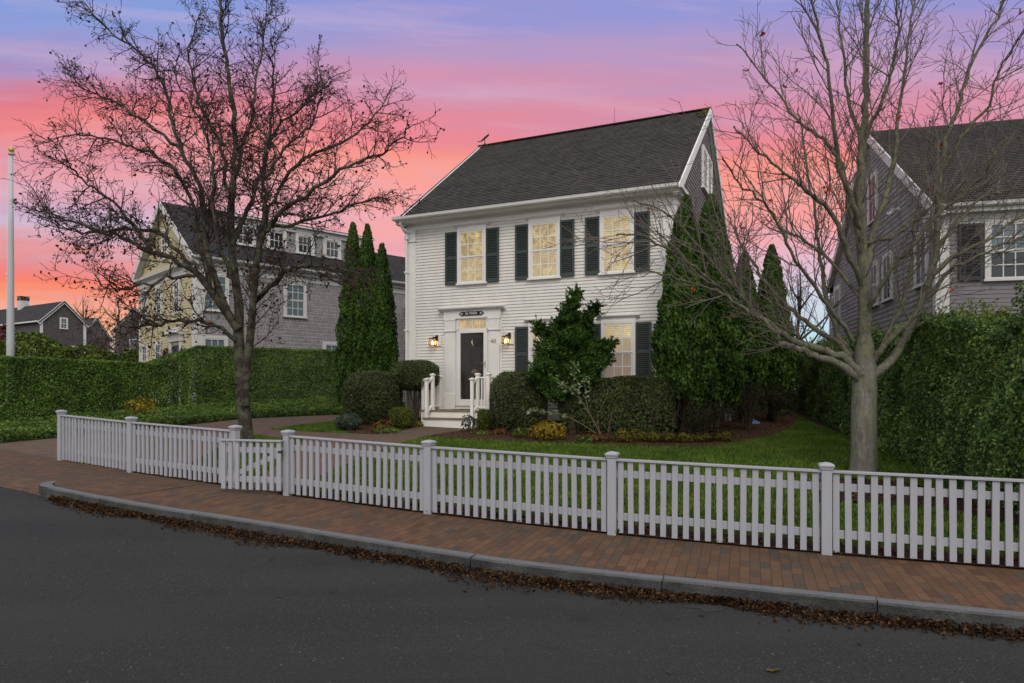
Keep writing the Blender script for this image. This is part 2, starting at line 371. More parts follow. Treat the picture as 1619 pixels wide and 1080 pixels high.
def m_maple_bark():
    m, t, b = mat('maple bark'); co = obj_co(t)
    n = t.noise(t.mapping(co, (1, 1, .25)), 14, 6, .7); l = t.noise(co, 8, 6, .7); l2 = t.noise(co, 2.2, 4, .6); ring = t.noise(t.mapping(co, (1, 1, 7)), 3.0, 4, .6)
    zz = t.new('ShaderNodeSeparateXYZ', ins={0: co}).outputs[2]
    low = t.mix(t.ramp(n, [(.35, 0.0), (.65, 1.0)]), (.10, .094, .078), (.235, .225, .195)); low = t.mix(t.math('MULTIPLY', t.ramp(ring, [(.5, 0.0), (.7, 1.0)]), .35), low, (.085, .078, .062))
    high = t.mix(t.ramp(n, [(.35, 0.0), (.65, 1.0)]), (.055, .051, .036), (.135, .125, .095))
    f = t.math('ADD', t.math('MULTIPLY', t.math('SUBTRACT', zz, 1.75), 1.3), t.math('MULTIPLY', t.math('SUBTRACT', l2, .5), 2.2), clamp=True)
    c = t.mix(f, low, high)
    c = t.mix(t.math('MULTIPLY', t.ramp(t.math('ADD', t.math('MULTIPLY', l, .6), t.math('MULTIPLY', l2, .4)), [(.48, 0.0), (.56, 1.0)]), .7), c, (.15, .155, .085))
    t.l.new(c, b.inputs['Base Color']); setb(b, .9, .12); bump(t, b, t.math('ADD', n, t.math('MULTIPLY', ring, .5)), .9, .02)
    return m
M['bark_maple'] = m_maple_bark()
M['twig_left'] = m_flat('dark twigs', (.034, .022, .018), .9)
M['twig_right'] = m_flat('grey brown twigs', (.115, .092, .075), .85)
M['stem'] = m_flat('brown shrub stems', (.06, .042, .028), .9)
M['stem_pale'] = m_flat('pale cane stems', (.20, .14, .09), .85)
M['twig_far'] = m_flat('distant twigs', (.10, .075, .065), .9)
M['tarp'] = m_flat('pale blue cover', (.13, .20, .34), .6)

# ------------------------------------------------------------------ world, sun, camera
def make_world():
    w = bpy.data.worlds.new('World'); S.world = w; w.use_nodes = True
    t = NT(w.node_tree); bg = w.node_tree.nodes['Background']
    d = t.new('ShaderNodeTexCoord').outputs['Generated']
    sx = t.new('ShaderNodeSeparateXYZ', ins={0: d}).outputs
    fwd = t.math('MAXIMUM', sx[1], .22)
    tan = t.math('DIVIDE', sx[2], fwd); az = t.math('DIVIDE', sx[0], fwd)      # cloud bands lie across the view, parallel to the ground
    cv = t.new('ShaderNodeCombineXYZ', ins={0: t.math('MULTIPLY', az, 1.1), 1: t.math('MULTIPLY', tan, 6.0), 2: 3.1}).outputs[0]
    n1 = t.noise(cv, 1.3, 4, .5)
    cv2 = t.new('ShaderNodeCombineXYZ', ins={0: t.math('MULTIPLY', az, 1.3), 1: t.math('MULTIPLY', tan, 17.0), 2: 9.2}).outputs[0]
    n2 = t.noise(cv2, 1.6, 6, .6)
    e = t.math('ADD', tan, t.math('ADD', t.math('MULTIPLY', t.math('SUBTRACT', n1, .5), .13), t.math('MULTIPLY', t.math('SUBTRACT', n2, .5), .11)))
    e = t.math('MULTIPLY', e, 1.25, clamp=True)      # .8 of tangent -> 1
    def st(v, c): return ((615 - v) / 1080 * 1.25, lin(c))
    left = t.ramp(e, [st(600, (255, 196, 150)), st(520, (255, 178, 128)), st(470, (255, 158, 112)), st(425, (248, 130, 114)), st(385, (232, 148, 148)), st(345, (206, 188, 212)), st(300, (226, 172, 188)), st(255, (238, 158, 164)), st(215, (240, 136, 138)), st(172, (222, 124, 138)), st(138, (196, 142, 176)), st(100, (164, 148, 202)), st(40, (138, 160, 220)), st(-60, (128, 158, 222))])
    right = t.ramp(e, [st(600, (206, 226, 230)), st(530, (190, 224, 234)), st(480, (202, 220, 232)), st(440, (216, 196, 216)), st(395, (236, 178, 192)), st(345, (252, 164, 158)), st(300, (252, 160, 146)), st(262, (252, 148, 134)), st(225, (238, 138, 148)), st(185, (224, 142, 162)), st(130, (206, 150, 182)), st(80, (182, 154, 198)), st(25, (152, 152, 212)), st(-60, (138, 152, 218))])
    fac = t.ramp(t.math('ADD', az, t.math('MULTIPLY', t.math('SUBTRACT', n1, .5), .5)), [(.0, 0.0), (.22, 1.0)])
    fac = t.ramp(t.math('ADD', t.math('MULTIPLY', az, .5), .5), [(.22, 0.0), (.42, 1.0)])
    sun_side = t.mix(fac, left, right)
    cv3 = t.new('ShaderNodeCombineXYZ', ins={0: t.math('MULTIPLY', az, 2.6), 1: t.math('ADD', t.math('MULTIPLY', tan, 22.0), t.math('MULTIPLY', az, 1.6)), 2: 4.4}).outputs[0]
    wisp = t.ramp(t.noise(cv3, 1.1, 7, .62), [(.48, 0.0), (.74, 1.0)])
    sun_side = t.mix(t.math('MULTIPLY', wisp, .45), sun_side, lin((222, 186, 206)))
    cv4 = t.new('ShaderNodeCombineXYZ', ins={0: t.math('MULTIPLY', az, 1.5), 1: t.math('ADD', t.math('MULTIPLY', tan, 13.0), t.math('MULTIPLY', az, -.8)), 2: 8.8}).outputs[0]
    grey = t.ramp(t.noise(cv4, 1.2, 7, .6), [(.5, 0.0), (.8, 1.0)])
    sun_side = t.mix(t.math('MULTIPLY', grey, .4), sun_side, lin((176, 142, 182)))
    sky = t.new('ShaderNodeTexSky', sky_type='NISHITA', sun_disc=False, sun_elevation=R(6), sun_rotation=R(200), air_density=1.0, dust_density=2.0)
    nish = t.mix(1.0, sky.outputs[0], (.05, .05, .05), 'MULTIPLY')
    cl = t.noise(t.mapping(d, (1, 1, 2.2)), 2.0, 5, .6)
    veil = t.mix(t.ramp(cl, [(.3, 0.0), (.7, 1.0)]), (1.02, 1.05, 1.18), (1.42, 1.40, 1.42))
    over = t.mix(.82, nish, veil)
    back = t.ramp(sx[1], [(.05, 1.0), (.62, 0.0)])  # unseen sky behind the view, brightened to light the house fronts
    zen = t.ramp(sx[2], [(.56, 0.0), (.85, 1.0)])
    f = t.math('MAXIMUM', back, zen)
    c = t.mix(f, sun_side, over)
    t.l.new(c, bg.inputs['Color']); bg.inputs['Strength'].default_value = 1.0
make_world()
sl = bpy.data.lights.new('sun', 'SUN'); so = bpy.data.objects.new('sun', sl); COL.objects.link(so)
sl.energy = 1.5; sl.angle = R(25); sl.color = (1, .95, .87)
so.rotation_euler = Vector((-.12, .78, -.72)).to_track_quat('-Z', 'Y').to_euler()
cam = bpy.data.cameras.new('camera'); co_ = bpy.data.objects.new('camera', cam); COL.objects.link(co_); S.camera = co_
co_.location = (0, 0, CAMZ); co_.rotation_euler = (R(90), 0, 0)
cam.sensor_width = 36; cam.lens = 36 * F / 1619; cam.shift_y = (HZ - 540) / 1619; cam.shift_x = (809.5 - CX) / 1619; cam.clip_end = 5000
S.view_settings.view_transform = 'Standard'; S.view_settings.look = 'None'; S.view_settings.exposure = 0; S.view_settings.gamma = 1
S.cycles.max_bounces = 4; S.cycles.diffuse_bounces = 3; S.cycles.glossy_bounces = 2; S.cycles.transparent_max_bounces = 10; S.cycles.use_denoising = True

# ------------------------------------------------------------------ street lines
def catmull(p, n=6):
    o = []
    for i in range(len(p) - 1):
        a, b, c, d = [Vector((*q, 0)) for q in (p[max(i - 1, 0)], p[i], p[i + 1], p[min(i + 2, len(p) - 1)])]
        for k in range(n):
            s = k / n
            o.append(.5 * ((2 * b) + (c - a) * s + (2 * a - 5 * b + 4 * c - d) * s * s + (3 * b - a - 3 * c + d) * s ** 3))
    o.append(Vector((*p[-1], 0))); return [(v.x, v.y) for v in o]
KERB = catmull([(-7.35, 11.0), (-6.33, 10.4), (-5.1, 9.72), (-3.35, 8.86), (-1.5, 7.93), (.12, 7.16), (2.05, 6.49), (3.9, 5.90), (6, 5.26), (9, 4.5), (14, 3.1)], 6)   # back edge of the kerb top
POSTS = [(-8.98, 13.6), (-6.85, 12.28), (-4.46, 11.0), (-3.41, 10.38), (-1.13, 9.23), (1.2, 8.2), (3.41, 7.42), (5.72, 6.72), (8.05, 6.05)]
def offset_line(l, d):
    o = []
    for i in range(len(l)):
        a = Vector(l[max(i - 1, 0)]); b = Vector(l[min(i + 1, len(l) - 1)]); t = (b - a).normalized(); n = Vector((t.y, -t.x))
        o.append((l[i][0] + n.x * d, l[i][1] + n.y * d))
    return o
def sheet(name, pts, dz, m, kind='structure', zf=gz):
    """flat polygon laid on the terrain"""
    mb = MB(); mb.quad(*[(x, y, zf(y) + dz) for x, y in pts]); o = mb.build(name, m)
    import bmesh
    bm = bmesh.new(); bm.from_mesh(o.data); bmesh.ops.triangulate(bm, faces=bm.faces[:]); bm.normal_update()
    for f_ in bm.faces:
        if f_.normal.z < 0: f_.normal_flip()
    bm.to_mesh(o.data); bm.free()
    if kind: o['kind'] = kind
    return o
WK = .11                                            # width of the granite kerb
KF = offset_line(KERB, WK)                          # its road face
ROADDZ = -.15
def zroad(y): return .06 * (max(y, -4) - 7.3) + ROADDZ
# ground: everything behind the kerb line, out to the horizon
mid = offset_line(KERB, .06)
left_edge = [(-300, 187.0), (-60, 43.3), (-20, 19.6), (-9.0, 12.55), (-8.05, 11.85), (-7.66, 11.5)]
right_edge = [(40, -4.0), (300, -60)]
edge = left_edge + mid + right_edge
mb = MB()
for i in range(len(edge) - 1):
    (x0, y0), (x1, y1) = edge[i], edge[i + 1]
    ys = [0, 27, 60, 3000]
    a = [(x0, y0)] + [(x0, max(y, y0 + .01 * k)) for k, y in enumerate(ys) if k]
    b = [(x1, y1)] + [(x1, max(y, y1 + .01 * k)) for k, y in enumerate(ys) if k]
    for k in range(3):
        mb.quad(*[(x, y, gz(y) - .012) for x, y in (a[k], b[k], b[k + 1], a[k + 1])])
mb.build('ground', M['soil'])['kind'] = 'structure'
mb = MB()
for i in range(len(edge) - 1):
    (x0, y0), (x1, y1) = edge[i], edge[i + 1]
    for (ya, yb) in ((None, -4), (-4, -30)):
        p0 = (x0, y0 if ya is None else min(ya, y0 - .01)); p1 = (x1, y1 if ya is None else min(ya, y1 - .01))
        p2 = (x1, min(yb, y1 - .02)); p3 = (x0, min(yb, y0 - .02))
        if y0 > 60 or y1 < -20: continue
        mb.quad(*[(x, y, zroad(y)) for x, y in (p0, p3, p2, p1)])
mb.build('road', M['asphalt'])['kind'] = 'structure'
# kerb of long granite stones
mb = MB(); acc = 0; stones = []; cur = [0]
L_ = [0]
for i in range(1, len(KERB)):
    L_.append(L_[-1] + (Vector(KERB[i]) - Vector(KERB[i - 1])).length)
joints = [0, 1.5, 3.55, 5.7, 7.85, 9.85, 11.7, 13.6, 15.6, 17.6, 19.8, 22]
def at_len(line, lens, s):
    for i in range(1, len(line)):
        if lens[i] >= s or i == len(line) - 1:
            k = (s - lens[i - 1]) / (lens[i] - lens[i - 1]); a = line[i - 1]; b = line[i]
            return (a[0] + (b[0] - a[0]) * k, a[1] + (b[1] - a[1]) * k)
for a, b in zip(joints[:-1], joints[1:]):
    n = 16; ss = [a + .006 + (b - a - .012) * k / n for k in range(n + 1)]
    bk = [at_len(KERB, L_, s) for s in ss]; fr = [at_len(KF, L_, s) for s in ss]
    vs = []; fs = []; hj = rnd.uniform(-.006, .006)
    for (x0, y0), (x1, y1) in zip(bk, fr):
        jx = rnd.uniform(-.009, .009)
        zt = gz(y0) + .012 + hj
        vs += [(x0, y0, zt - .25), (x0, y0, zt), (x1 + jx, y1 + jx, zt - .004), (x1 - .012, y1 - .016 + jx, zt - .022), (x1 - .018 + rnd.uniform(-.012, .012), y1 - .026 + rnd.uniform(-.014, .014), zt - .34)]
    for k in range(n):
        for j in range(4): fs.append([k * 5 + j, (k + 1) * 5 + j, (k + 1) * 5 + j + 1, k * 5 + j + 1][::-1])
    fs += [[0, 1, 2, 3, 4], [n * 5 + j for j in (4, 3, 2, 1, 0)]]
    mb.add(vs, fs)
# rounded return at the driveway
nose = [((-7.35, 11.0), (-7.405, 10.905)), ((-7.47, 11.10), (-7.58, 10.99)), ((-7.56, 11.22), (-7.72, 11.14)), ((-7.58, 11.36), (-7.78, 11.36)), ((-7.56, 11.62), (-7.72, 11.66)), ((-7.52, 11.9), (-7.58, 11.95))]
vs = []; fs = []
for i, ((x0, y0), (x1, y1)) in enumerate(nose):
    drop = (.0, 0, 0, .0, .03, .13)[i]
    zt = gz(y0) + .012 - drop
    vs += [(x0, y0, zt - .3), (x0, y0, zt), (x1, y1, zt - .004), (x1, y1, zt - .36)]
for k in range(len(nose) - 1):
    for j in range(3): fs.append([k * 4 + j, k * 4 + j + 1, (k + 1) * 4 + j + 1, (k + 1) * 4 + j])
mb.add(vs, fs)
mb.build('kerb', M['granite'])['kind'] = 'structure'
# brick sidewalk: strips following the kerb, courses square to the street
FL = [(-13.5, 16.9), (-8.98, 13.6), (-6.85, 12.28), (-4.46, 11.0), (-3.41, 10.38), (-1.13, 9.23), (1.2, 8.2), (3.41, 7.42), (5.72, 6.72), (8.05, 6.05), (14, 4.4)]
def strip(name, A, B, dz, m, zA=None, zB=None):
    me_v = []; uvs = []; s = 0
    for i, (a, b) in enumerate(zip(A, B)):
        if i: s += ((Vector(a) + Vector(b)) / 2 - (Vector(A[i - 1]) + Vector(B[i - 1])) / 2).length
        w = (Vector(a) - Vector(b)).length
        me_v += [(a[0], a[1], (zA or gz)(a[1]) + dz), (b[0], b[1], (zB or gz)(b[1]) + dz)]; uvs += [(0, s), (w, s)]
    q = [[2 * i, 2 * i + 2, 2 * i + 3, 2 * i + 1] for i in range(len(A) - 1)]
    me = bpy.data.meshes.new(name); me.from_pydata(me_v, [], q); me.update()
    u = me.uv_layers.new(name='UVMap')
    for p in me.polygons:
        for li in p.loop_indices: u.data[li].uv = uvs[me.loops[li].vertex_index]
    o = link(name, me, m); o['kind'] = 'structure'; return o
def resample(line, n):
    ls = [0]
    for i in range(1, len(line)): ls.append(ls[-1] + (Vector(line[i]) - Vector(line[i - 1])).length)
    return [at_len(line, ls, ls[-1] * k / n) for k in range(n + 1)]
fence_line = resample(FL[1:], 600)
def nearest_back(p):
    best = min(fence_line, key=lambda q: (q[0] - p[0]) ** 2 + (q[1] - p[1]) ** 2); return best
K2 = [p for p in KERB if p[0] > -6.6]
strip('sidewalk', [(p[0], p[1]) for p in K2], [tuple(Vector(nearest_back(p)) + Vector((0, .03))) for p in K2], .002, M['sidewalk'])
# apron of the driveway and the brick drive
sheet('driveway_apron', [(-60, 43.3), (-20, 19.6), (-9.0, 12.55), (-8.05, 11.85), (-7.66, 11.5), (-7.52, 11.2), (-7.3, 10.98), (-6.33, 10.42), (-5.9, 10.3), (-5.0, 11.3), (-6.85, 12.32), (-8.98, 13.63), (-13.6, 16.6), (-20, 21.5), (-60, 46)], .007, M['sidewalk'])
mb = MB()
LA_ = [(-60, 43.3), (-20, 19.6), (-9.0, 12.55), (-8.05, 11.85), (-7.60, 11.45)]; LB_ = [(-60, 42.0), (-20, 18.5), (-8.8, 11.73), (-8.0, 11.27), (-7.62, 11.02)]
for i in range(4):
    (x0, y0), (x1, y1) = LA_[i], LA_[i + 1]; (u0, w0), (u1, w1) = LB_[i], LB_[i + 1]
    mb.quad((u0, w0, zroad(w0) + .005), (u1, w1, zroad(w1) + .005), (x1, y1, gz(y1) + .0065), (x0, y0, gz(y0) + .0065))
mb.build('driveway_lip', M['sidewalk'])['kind'] = 'structure'
# ------------------------------------------------------------------ lawn, drive, path, beds
def px(*pts): return [G(*p) for p in pts]
DRIVE = px((97, 727), (60, 712), (0, 703)) + [(-15.5, 16.4)] + px((0, 700), (90, 692), (200, 680), (306, 671), (379, 663), (480, 658), (548, 655), (548, 664), (531, 666), (470, 672), (432, 679), (405, 688), (350, 706), (300, 733), (208, 744))
DRIVE = px((97, 727)) + [(-13.7, 16.6), (-15.2, 17.4)] + px((0, 701), (90, 693), (200, 681), (306, 671), (379, 663), (480, 658), (548, 655), (548, 664), (531, 666), (470, 672), (432, 679), (405, 688), (350, 706), (300, 733), (208, 744))
PATH = px((671, 673), (637, 681), (600, 686), (557, 686), (505, 684), (432, 680), (400, 686), (430, 692), (480, 694), (470, 712), (430, 742), (388, 771), (452, 782), (520, 747), (590, 716), (640, 699), (674, 690), (717, 684), (760, 677))
BED = px((674, 690), (720, 694), (779, 697), (839, 699), (898, 700), (960, 703), (1056, 707), (1122, 706), (1167, 699), (1211, 690), (1245, 680), (1262, 664), (1255, 652)) + [(7.6, 24.5), (5.6, 21.5), (4.2, 18.8), (0, 20.5)] + px((760, 676), (717, 683))
ISLE = px((557, 686), (600, 687), (637, 681), (671, 673), (690, 662), (650, 650), (600, 648), (552, 655), (531, 667), (538, 679))
MULCH_R = px((1255, 652), (1290, 671), (1342, 690), (1392, 704), (1430, 722), (1470, 742), (1560, 772), (1640, 800)) + [(9.0, 9.2), (10.3, 13), (11.3, 17.5), (12, 25), (10.4, 26)]
MULCH_F = px((1285, 760), (1360, 758), (1430, 764), (1640, 812), (1640, 838), (1500, 806), (1380, 796), (1290, 792))
sheet('driveway', DRIVE, .004, M['pathbrick'])
sheet('path', PATH, .010, M['pathbrick'])
sheet('mulch_bed', BED, .016, M['mulch'])
sheet('mulch_bed', ISLE, .018, M['mulch'])
sheet('mulch_bed', MULCH_R, .014, M['mulch_dark'])
sheet('mulch_bed', MULCH_F, .020, M['mulch_dark'])
fence_line = fence_line[::10]
fl_front = [p for p in fence_line if p[0] > -3.6]
strip('mulch_strip', [(p[0], p[1] - .03) for p in fl_front], [(p[0] + .13 , p[1] + .38 + .08 * math.sin(p[0] * 5)) for p in fl_front], .024, M['mulch_dark'])
fl_l = [p for p in fence_line if -6.9 < p[0] < -4.4]
strip('mulch_strip', [(p[0], p[1] - .03) for p in fl_l], [(p[0] + .16, p[1] + .35 + .06 * math.sin(p[0] * 6)) for p in fl_l], .024, M['mulch_dark'])
def inside(poly, X, Y):
    r = np.zeros(len(X), bool); n = len(poly)
    for i in range(n):
        x0, y0 = poly[i]; x1, y1 = poly[(i + 1) % n]
        c = ((y0 > Y) != (y1 > Y)) & (X < (x1 - x0) * (Y - y0) / (y1 - y0 + 1e-12) + x0)
        r ^= c
    return r
def grass(name, n, poly, holes, h=.055, w=.007):
    xs = [p[0] for p in poly]; ys = [p[1] for p in poly]
    X = RNG.uniform(min(xs), max(xs), n * 3); Y = RNG.uniform(min(ys), max(ys), n * 3)
    k = inside(poly, X, Y)
    for q in holes: k &= ~inside(q, X, Y)
    X = X[k][:n]; Y = Y[k][:n]; m = len(X)
    Z = .06 * (Y - 7.3) - .014
    a = RNG.uniform(0, 2 * np.pi, m); hh = h * RNG.uniform(.55, 1.25, m); ww = w * RNG.uniform(.7, 1.3, m); la = RNG.uniform(0, 2 * np.pi, m); ln = hh * RNG.uniform(.1, .8, m)
    p = np.stack([X, Y, Z], 1); s = np.stack([np.cos(a), np.sin(a), 0 * a], 1) * ww[:, None]
    mid = p + np.stack([np.cos(la) * ln * .35, np.sin(la) * ln * .35, hh * .62], 1)
    tip = p + np.stack([np.cos(la) * ln, np.sin(la) * ln, hh], 1)
    v = np.stack([p - s, p + s, mid + s * .7, mid - s * .7, tip], 1).reshape(-1, 3)
    i = np.arange(m)[:, None] * 5
    me = bpy.data.meshes.new(name)
    q = np.concatenate([i + [0, 1, 2], i + [0, 2, 3], i + [3, 2, 4]], 1).reshape(-1, 3)
    return tag(link(name, mesh_np(name, v, q, 3), M['grass']), None, None, None, 'stuff')
LAWN = [(p[0] + .1, p[1] + .28) for p in fence_line if p[0] > -4.6][::1] + [(8.2, 8.6), (9.3, 13), (10.2, 20), (10.2, 24.5), (6.5, 24), (-3, 20)] + px((560, 655), (430, 678), (350, 706), (335, 752))
tag(grass('lawn_grass', 170000, LAWN, [PATH, BED, ISLE, MULCH_R, MULCH_F, DRIVE]), 'short green lawn between the picket fence and the planting beds', 'grass')

# ------------------------------------------------------------------ picket fence
PH = .85
def post_mesh(name, h=1.0, w=.105):
    mb = MB(); mb.box(-w / 2, w / 2, -w / 2, w / 2, -.12, h - .075)
    return mb
def cap_mb(h=1.0, w=.105):
    mb = MB(); q = math.sqrt(2) / 2
    mb.lathe((0, 0, 0), [((w / 2 + .004) * 2 * q, h - .085), ((w / 2 + .012) * 2 * q, h - .075), ((w / 2 + .013) * 2 * q, h - .062), ((w / 2 + .024) * 2 * q, h - .045), ((w / 2 + .024) * 2 * q, h - .030), ((w / 2 + .010) * 2 * q, h - .016), (.004, h)], 4)
    return mb
pk = MB(); pk.box(-.032, .032, -.011, .011, 0, PH)
picket_me = None
def fence_run(idx, label):
    x0, y0 = POSTS[idx[0]]
    t = thing('picket_fence', label, 'fence', (x0, y0, gz(y0)))
    def loc(x, y, z): return Vector((x - x0, y - y0, z - gz(y0)))
    global picket_me
    for k, i in enumerate(idx):
        x, y = POSTS[i]; nb = POSTS[idx[k + 1]] if k + 1 < len(idx) else POSTS[idx[k - 1]]
        ang = math.atan2(nb[1] - y, nb[0] - x)
        h = 1.0 if x > -5 else 1.01
        po = post_mesh('post', h).build('post', M['fence'], t, False, .004); po.location = loc(x, y, gz(y)); po.rotation_euler = (0, 0, ang)
        cp = cap_mb(h).build('cap', M['fence'], po)
        if k + 1 == len(idx): break
        a = Vector((x, y)); b = Vector(nb); d = b - a; L = d.length; d.normalize()
        mb = MB()
        za, zb = gz(a.y) + .035, gz(b.y) + .035
        A = lambda s, off, z: loc(*(a + d * s + Vector((d.y, -d.x)) * off), z)      # off > 0 towards the street
        zz = lambda s: za + (zb - za) * s / L
        e = .05
        for hgt, hh, th, off in ((PH + .014, .026, .085, .0), (PH - .155, .085, .03, -.022), (.185, .09, .03, -.022)):
            mb.bar(A(e, off, zz(e) + hgt), A(L - e, off, zz(L - e) + hgt), th, hh)
        panel = mb.build('fence_panel', M['fence'], t, False, .003)
        n = max(2, round((L - .12) / .122)); 
        for j in range(n):
            s = .10 + (L - .20) * j / (n - 1) + rnd.uniform(-.004, .004)
            if picket_me is None:
                o = pk.build('picket', M['fence'], panel, False, 0); picket_me = o.data
            else: o = link('picket', picket_me, None, panel)
            o.location = A(s, .005, zz(s) - rnd.uniform(0, .012)); o.rotation_euler = (rnd.uniform(-.008, .008), rnd.uniform(-.010, .010), ang + rnd.uniform(-.03, .03))
    return t
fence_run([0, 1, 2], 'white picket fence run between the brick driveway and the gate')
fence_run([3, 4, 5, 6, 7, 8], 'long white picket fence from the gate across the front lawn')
# gate, standing slightly open
hx, hy = -3.47, 10.30; ex, ey = -4.50, 10.56; gz0 = .265
gt = thing('garden_gate', 'low white picket gate with diagonal brace standing slightly open', 'gate', (hx, hy, gz0))
d = Vector((ex - hx, ey - hy)); GL = d.length; ga = math.atan2(d.y, d.x); gt.rotation_euler = (0, 0, ga)
mb = MB(); mb.box(0, GL, -.045, .045, .735, .762); mb.build('top_rail', M['fence'], gt, False, .003)
mb = MB(); mb.box(.01, GL - .01, -.03, -.004, .56, .645); mb.build('rail', M['fence'], gt, False, .003)
mb = MB(); mb.box(.01, GL - .01, -.03, -.004, .11, .20); mb.build('rail', M['fence'], gt, False, .003)
mb = MB(); mb.bar((.06, -.018, .55), (GL - .2, -.018, .21), .022, .075); mb.build('brace', M['fence'], gt)
for j in range(9):
    mb = MB(); w = .032 if j not in (0, 8) else .036; mb.box(-w, w, -.003, .02, 0, .733)
    o = mb.build('picket', M['fence'], gt); o.location = (.05 + (GL - .1) * j / 8, .0, 0)
mb = MB(); mb.box(-.03, .06, .021, .026, .57, .6); mb.tube([(-.012, .024, .55), (-.012, .024, .62)], .008, 6); mb.build('hinge', M['black'], gt)

# ------------------------------------------------------------------ building kit
def courses(mb, z0, z1, ex, xs, out=.014, holes=()):
    n = max(1, round((z1 - z0) / ex)); e = (z1 - z0) / n
    for k in range(n):
        a, b = z0 + k * e, z0 + (k + 1) * e
        (l0, r0), (l1, r1) = xs(a), xs(b)
        if r0 - l0 < .01: continue
        if r1 - l1 < .0: l1 = r1 = (l1 + r1) / 2
        mb.add([(l0, -out, a), (r0, -out, a), (r1, -.001, b), (l1, -.001, b), (l0, 0, a), (r0, 0, a)], [[0, 1, 2, 3], [4, 5, 1, 0]])
def roof_plane(mb, O, X, Sd, L, Ls, ex=.14, thick=.013, clip=None):
    O = Vector(O); X = Vector(X).normalized(); Sd = Vector(Sd).normalized(); N = X.cross(Sd)
    n = max(1, round(Ls / ex)); e = Ls / n
    for k in range(n):
        a, b = k * e, (k + 1) * e
        j = rnd.uniform(-.002, .002)
        p = [O + Sd * a + N * (thick + j), O + X * L + Sd * a + N * (thick + j), O + X * L + Sd * b, O + Sd * b, O + Sd * a, O + X * L + Sd * a]
        mb.add(p, [[0, 1, 2, 3], [4, 5, 1, 0]])
    mb.prism([(0, 0), (L, 0), (L, Ls), (0, Ls)], (O - N * .002, X, Sd), -N * .10)
def window(parent, W, cx, z0, z1, w, trim='trim', lit=None, lit2=None, cols=3, rows=2, cornice=False, casing=.085, sillw=.03, shutters=(), shm='shutter', dark='glass_dark', curtain=0, sashes=2):
    """double-hung window proud of the wall: casing, two sashes, panes, blind or dark room, sill"""
    x0, x1 = cx - w / 2, cx + w / 2
    f = MB(W); c = casing
    f.box(x0 - c, x0, -.08, 0, z0, z1 + c); f.box(x1, x1 + c, -.08, 0, z0, z1 + c); f.box(x0, x1, -.08, 0, z1, z1 + c)
    win = f.build('window', M[trim], parent, False, .003)
    s = MB(W); s.box(x0 - c - sillw, x1 + c + sillw, -.105, 0, z0 - .055, z0); s.build('sill', M[trim], win, False, .003)
    if cornice:
        k = MB(W); za = z1 + c
        k.box(x0 - c, x1 + c, -.05, 0, za, za + .075)
        k.prism([(-.055, 0), (-.085, .03), (-.12, .06), (-.125, .09), (0, .09), (0, 0)], ((x0 - c - .11, 0, za + .06), (0, 1, 0), (0, 0, 1)), (w + 2 * c + .22, 0, 0))
        k.build('cornice', M[trim], win)
    zm = (z0 + z1) / 2
    parts = ((z0, zm, -.053, -.038), (zm - .012, z1, -.070, -.054)) if sashes == 2 else ((z0, z1, -.053, -.038),)
    for i, (a, b, ya, yb) in enumerate(parts):
        q = MB(W); r = .045; m = .014
        q.box(x0, x0 + r, ya, yb, a, b); q.box(x1 - r, x1, ya, yb, a, b); q.box(x0 + r, x1 - r, ya, yb, a, a + r); q.box(x0 + r, x1 - r, ya, yb, b - r, b)
        for u in range(1, cols):
            xx = x0 + r + (w - 2 * r) * u / cols; q.box(xx - m, xx + m, ya + .002, yb - .002, a + r, b - r)
        for u in range(1, rows):
            zz = a + r + (b - a - 2 * r) * u / rows; q.box(x0 + r, x1 - r, ya + .004, yb - .004, zz - m, zz + m)
        q.build('sash', M[trim], win)
        g = MB(W); ym = (ya + yb) / 2; g.quad((x0 + r, ym, a + r), (x1 - r, ym, a + r), (x1 - r, ym, b - r), (x0 + r, ym, b - r))
        g.build('pane', M['glass' if lit else dark], win)
        k = MB(W); yy = -.032 - .001 * i; bb = b
        if lit == 'lit_down' and i == 1:
            bb = a + (b - a) * .55; kv = MB(W); kv.box(x0, x1, yy, yy + .001, bb, b); kv.build('valance', M['lit_down'], win)
        k.box(x0, x1, yy, yy + .001, a, bb)
        k.build('blind' if lit else 'interior', M[('lit_tan' if lit == 'lit_down' and i == 1 else lit if i == 1 or not lit2 else lit2) if lit else 'room'], win)
    if curtain:
        k = MB(W); n = 18
        pts = [(x0 + .03 + (w - .06) * i / n, -.0345 - .002 * (i % 2)) for i in range(n + 1)]
        zc = z1 - (z1 - z0) * curtain
        for (xa, ya), (xb, yb) in zip(pts[:-1], pts[1:]): k.quad((xa, ya, zc), (xb, yb, zc), (xb, yb, z1), (xa, ya, z1))
        k.build('curtain', M['curtain'], win)
    for sx0, sx1 in shutters:
        shutter(parent, W, sx0, sx1, z0 - .02, z1 + .02, shm)
    return win
def shutter(parent, W, x0, x1, z0, z1, m):
    q = MB(W); r = .055; ya, yb = -.080, -.036
    zm = z0 + (z1 - z0) * .50
    q.box(x0, x0 + r, ya, yb, z0, z1); q.box(x1 - r, x1, ya, yb, z0, z1)
    for a, b in ((z0, z0 + .09), (zm - .045, zm + .045), (z1 - .07, z1)): q.box(x0 + r, x1 - r, ya + .001, yb, a, b)
    for a, b in ((z0 + .09, zm - .045), (zm + .045, z1 - .07)):
        n = int((b - a) / .048)
        for i in range(n):
            z = a + (b - a) * (i + .5) / n
            q.add([(x0 + r, ya + .004, z - .02), (x1 - r, ya + .004, z - .02), (x1 - r, yb - .008, z + .014), (x0 + r, yb - .008, z + .014), (x0 + r, ya + .004, z - .027), (x1 - r, ya + .004, z - .027)], [[0, 1, 2, 3], [4, 5, 1, 0]])
    q.box(x0 + r, x1 - r, yb + .002, yb + .006, z0 + .05, z1 - .05)
    return q.build('shutter', M[m], parent, False, .002)
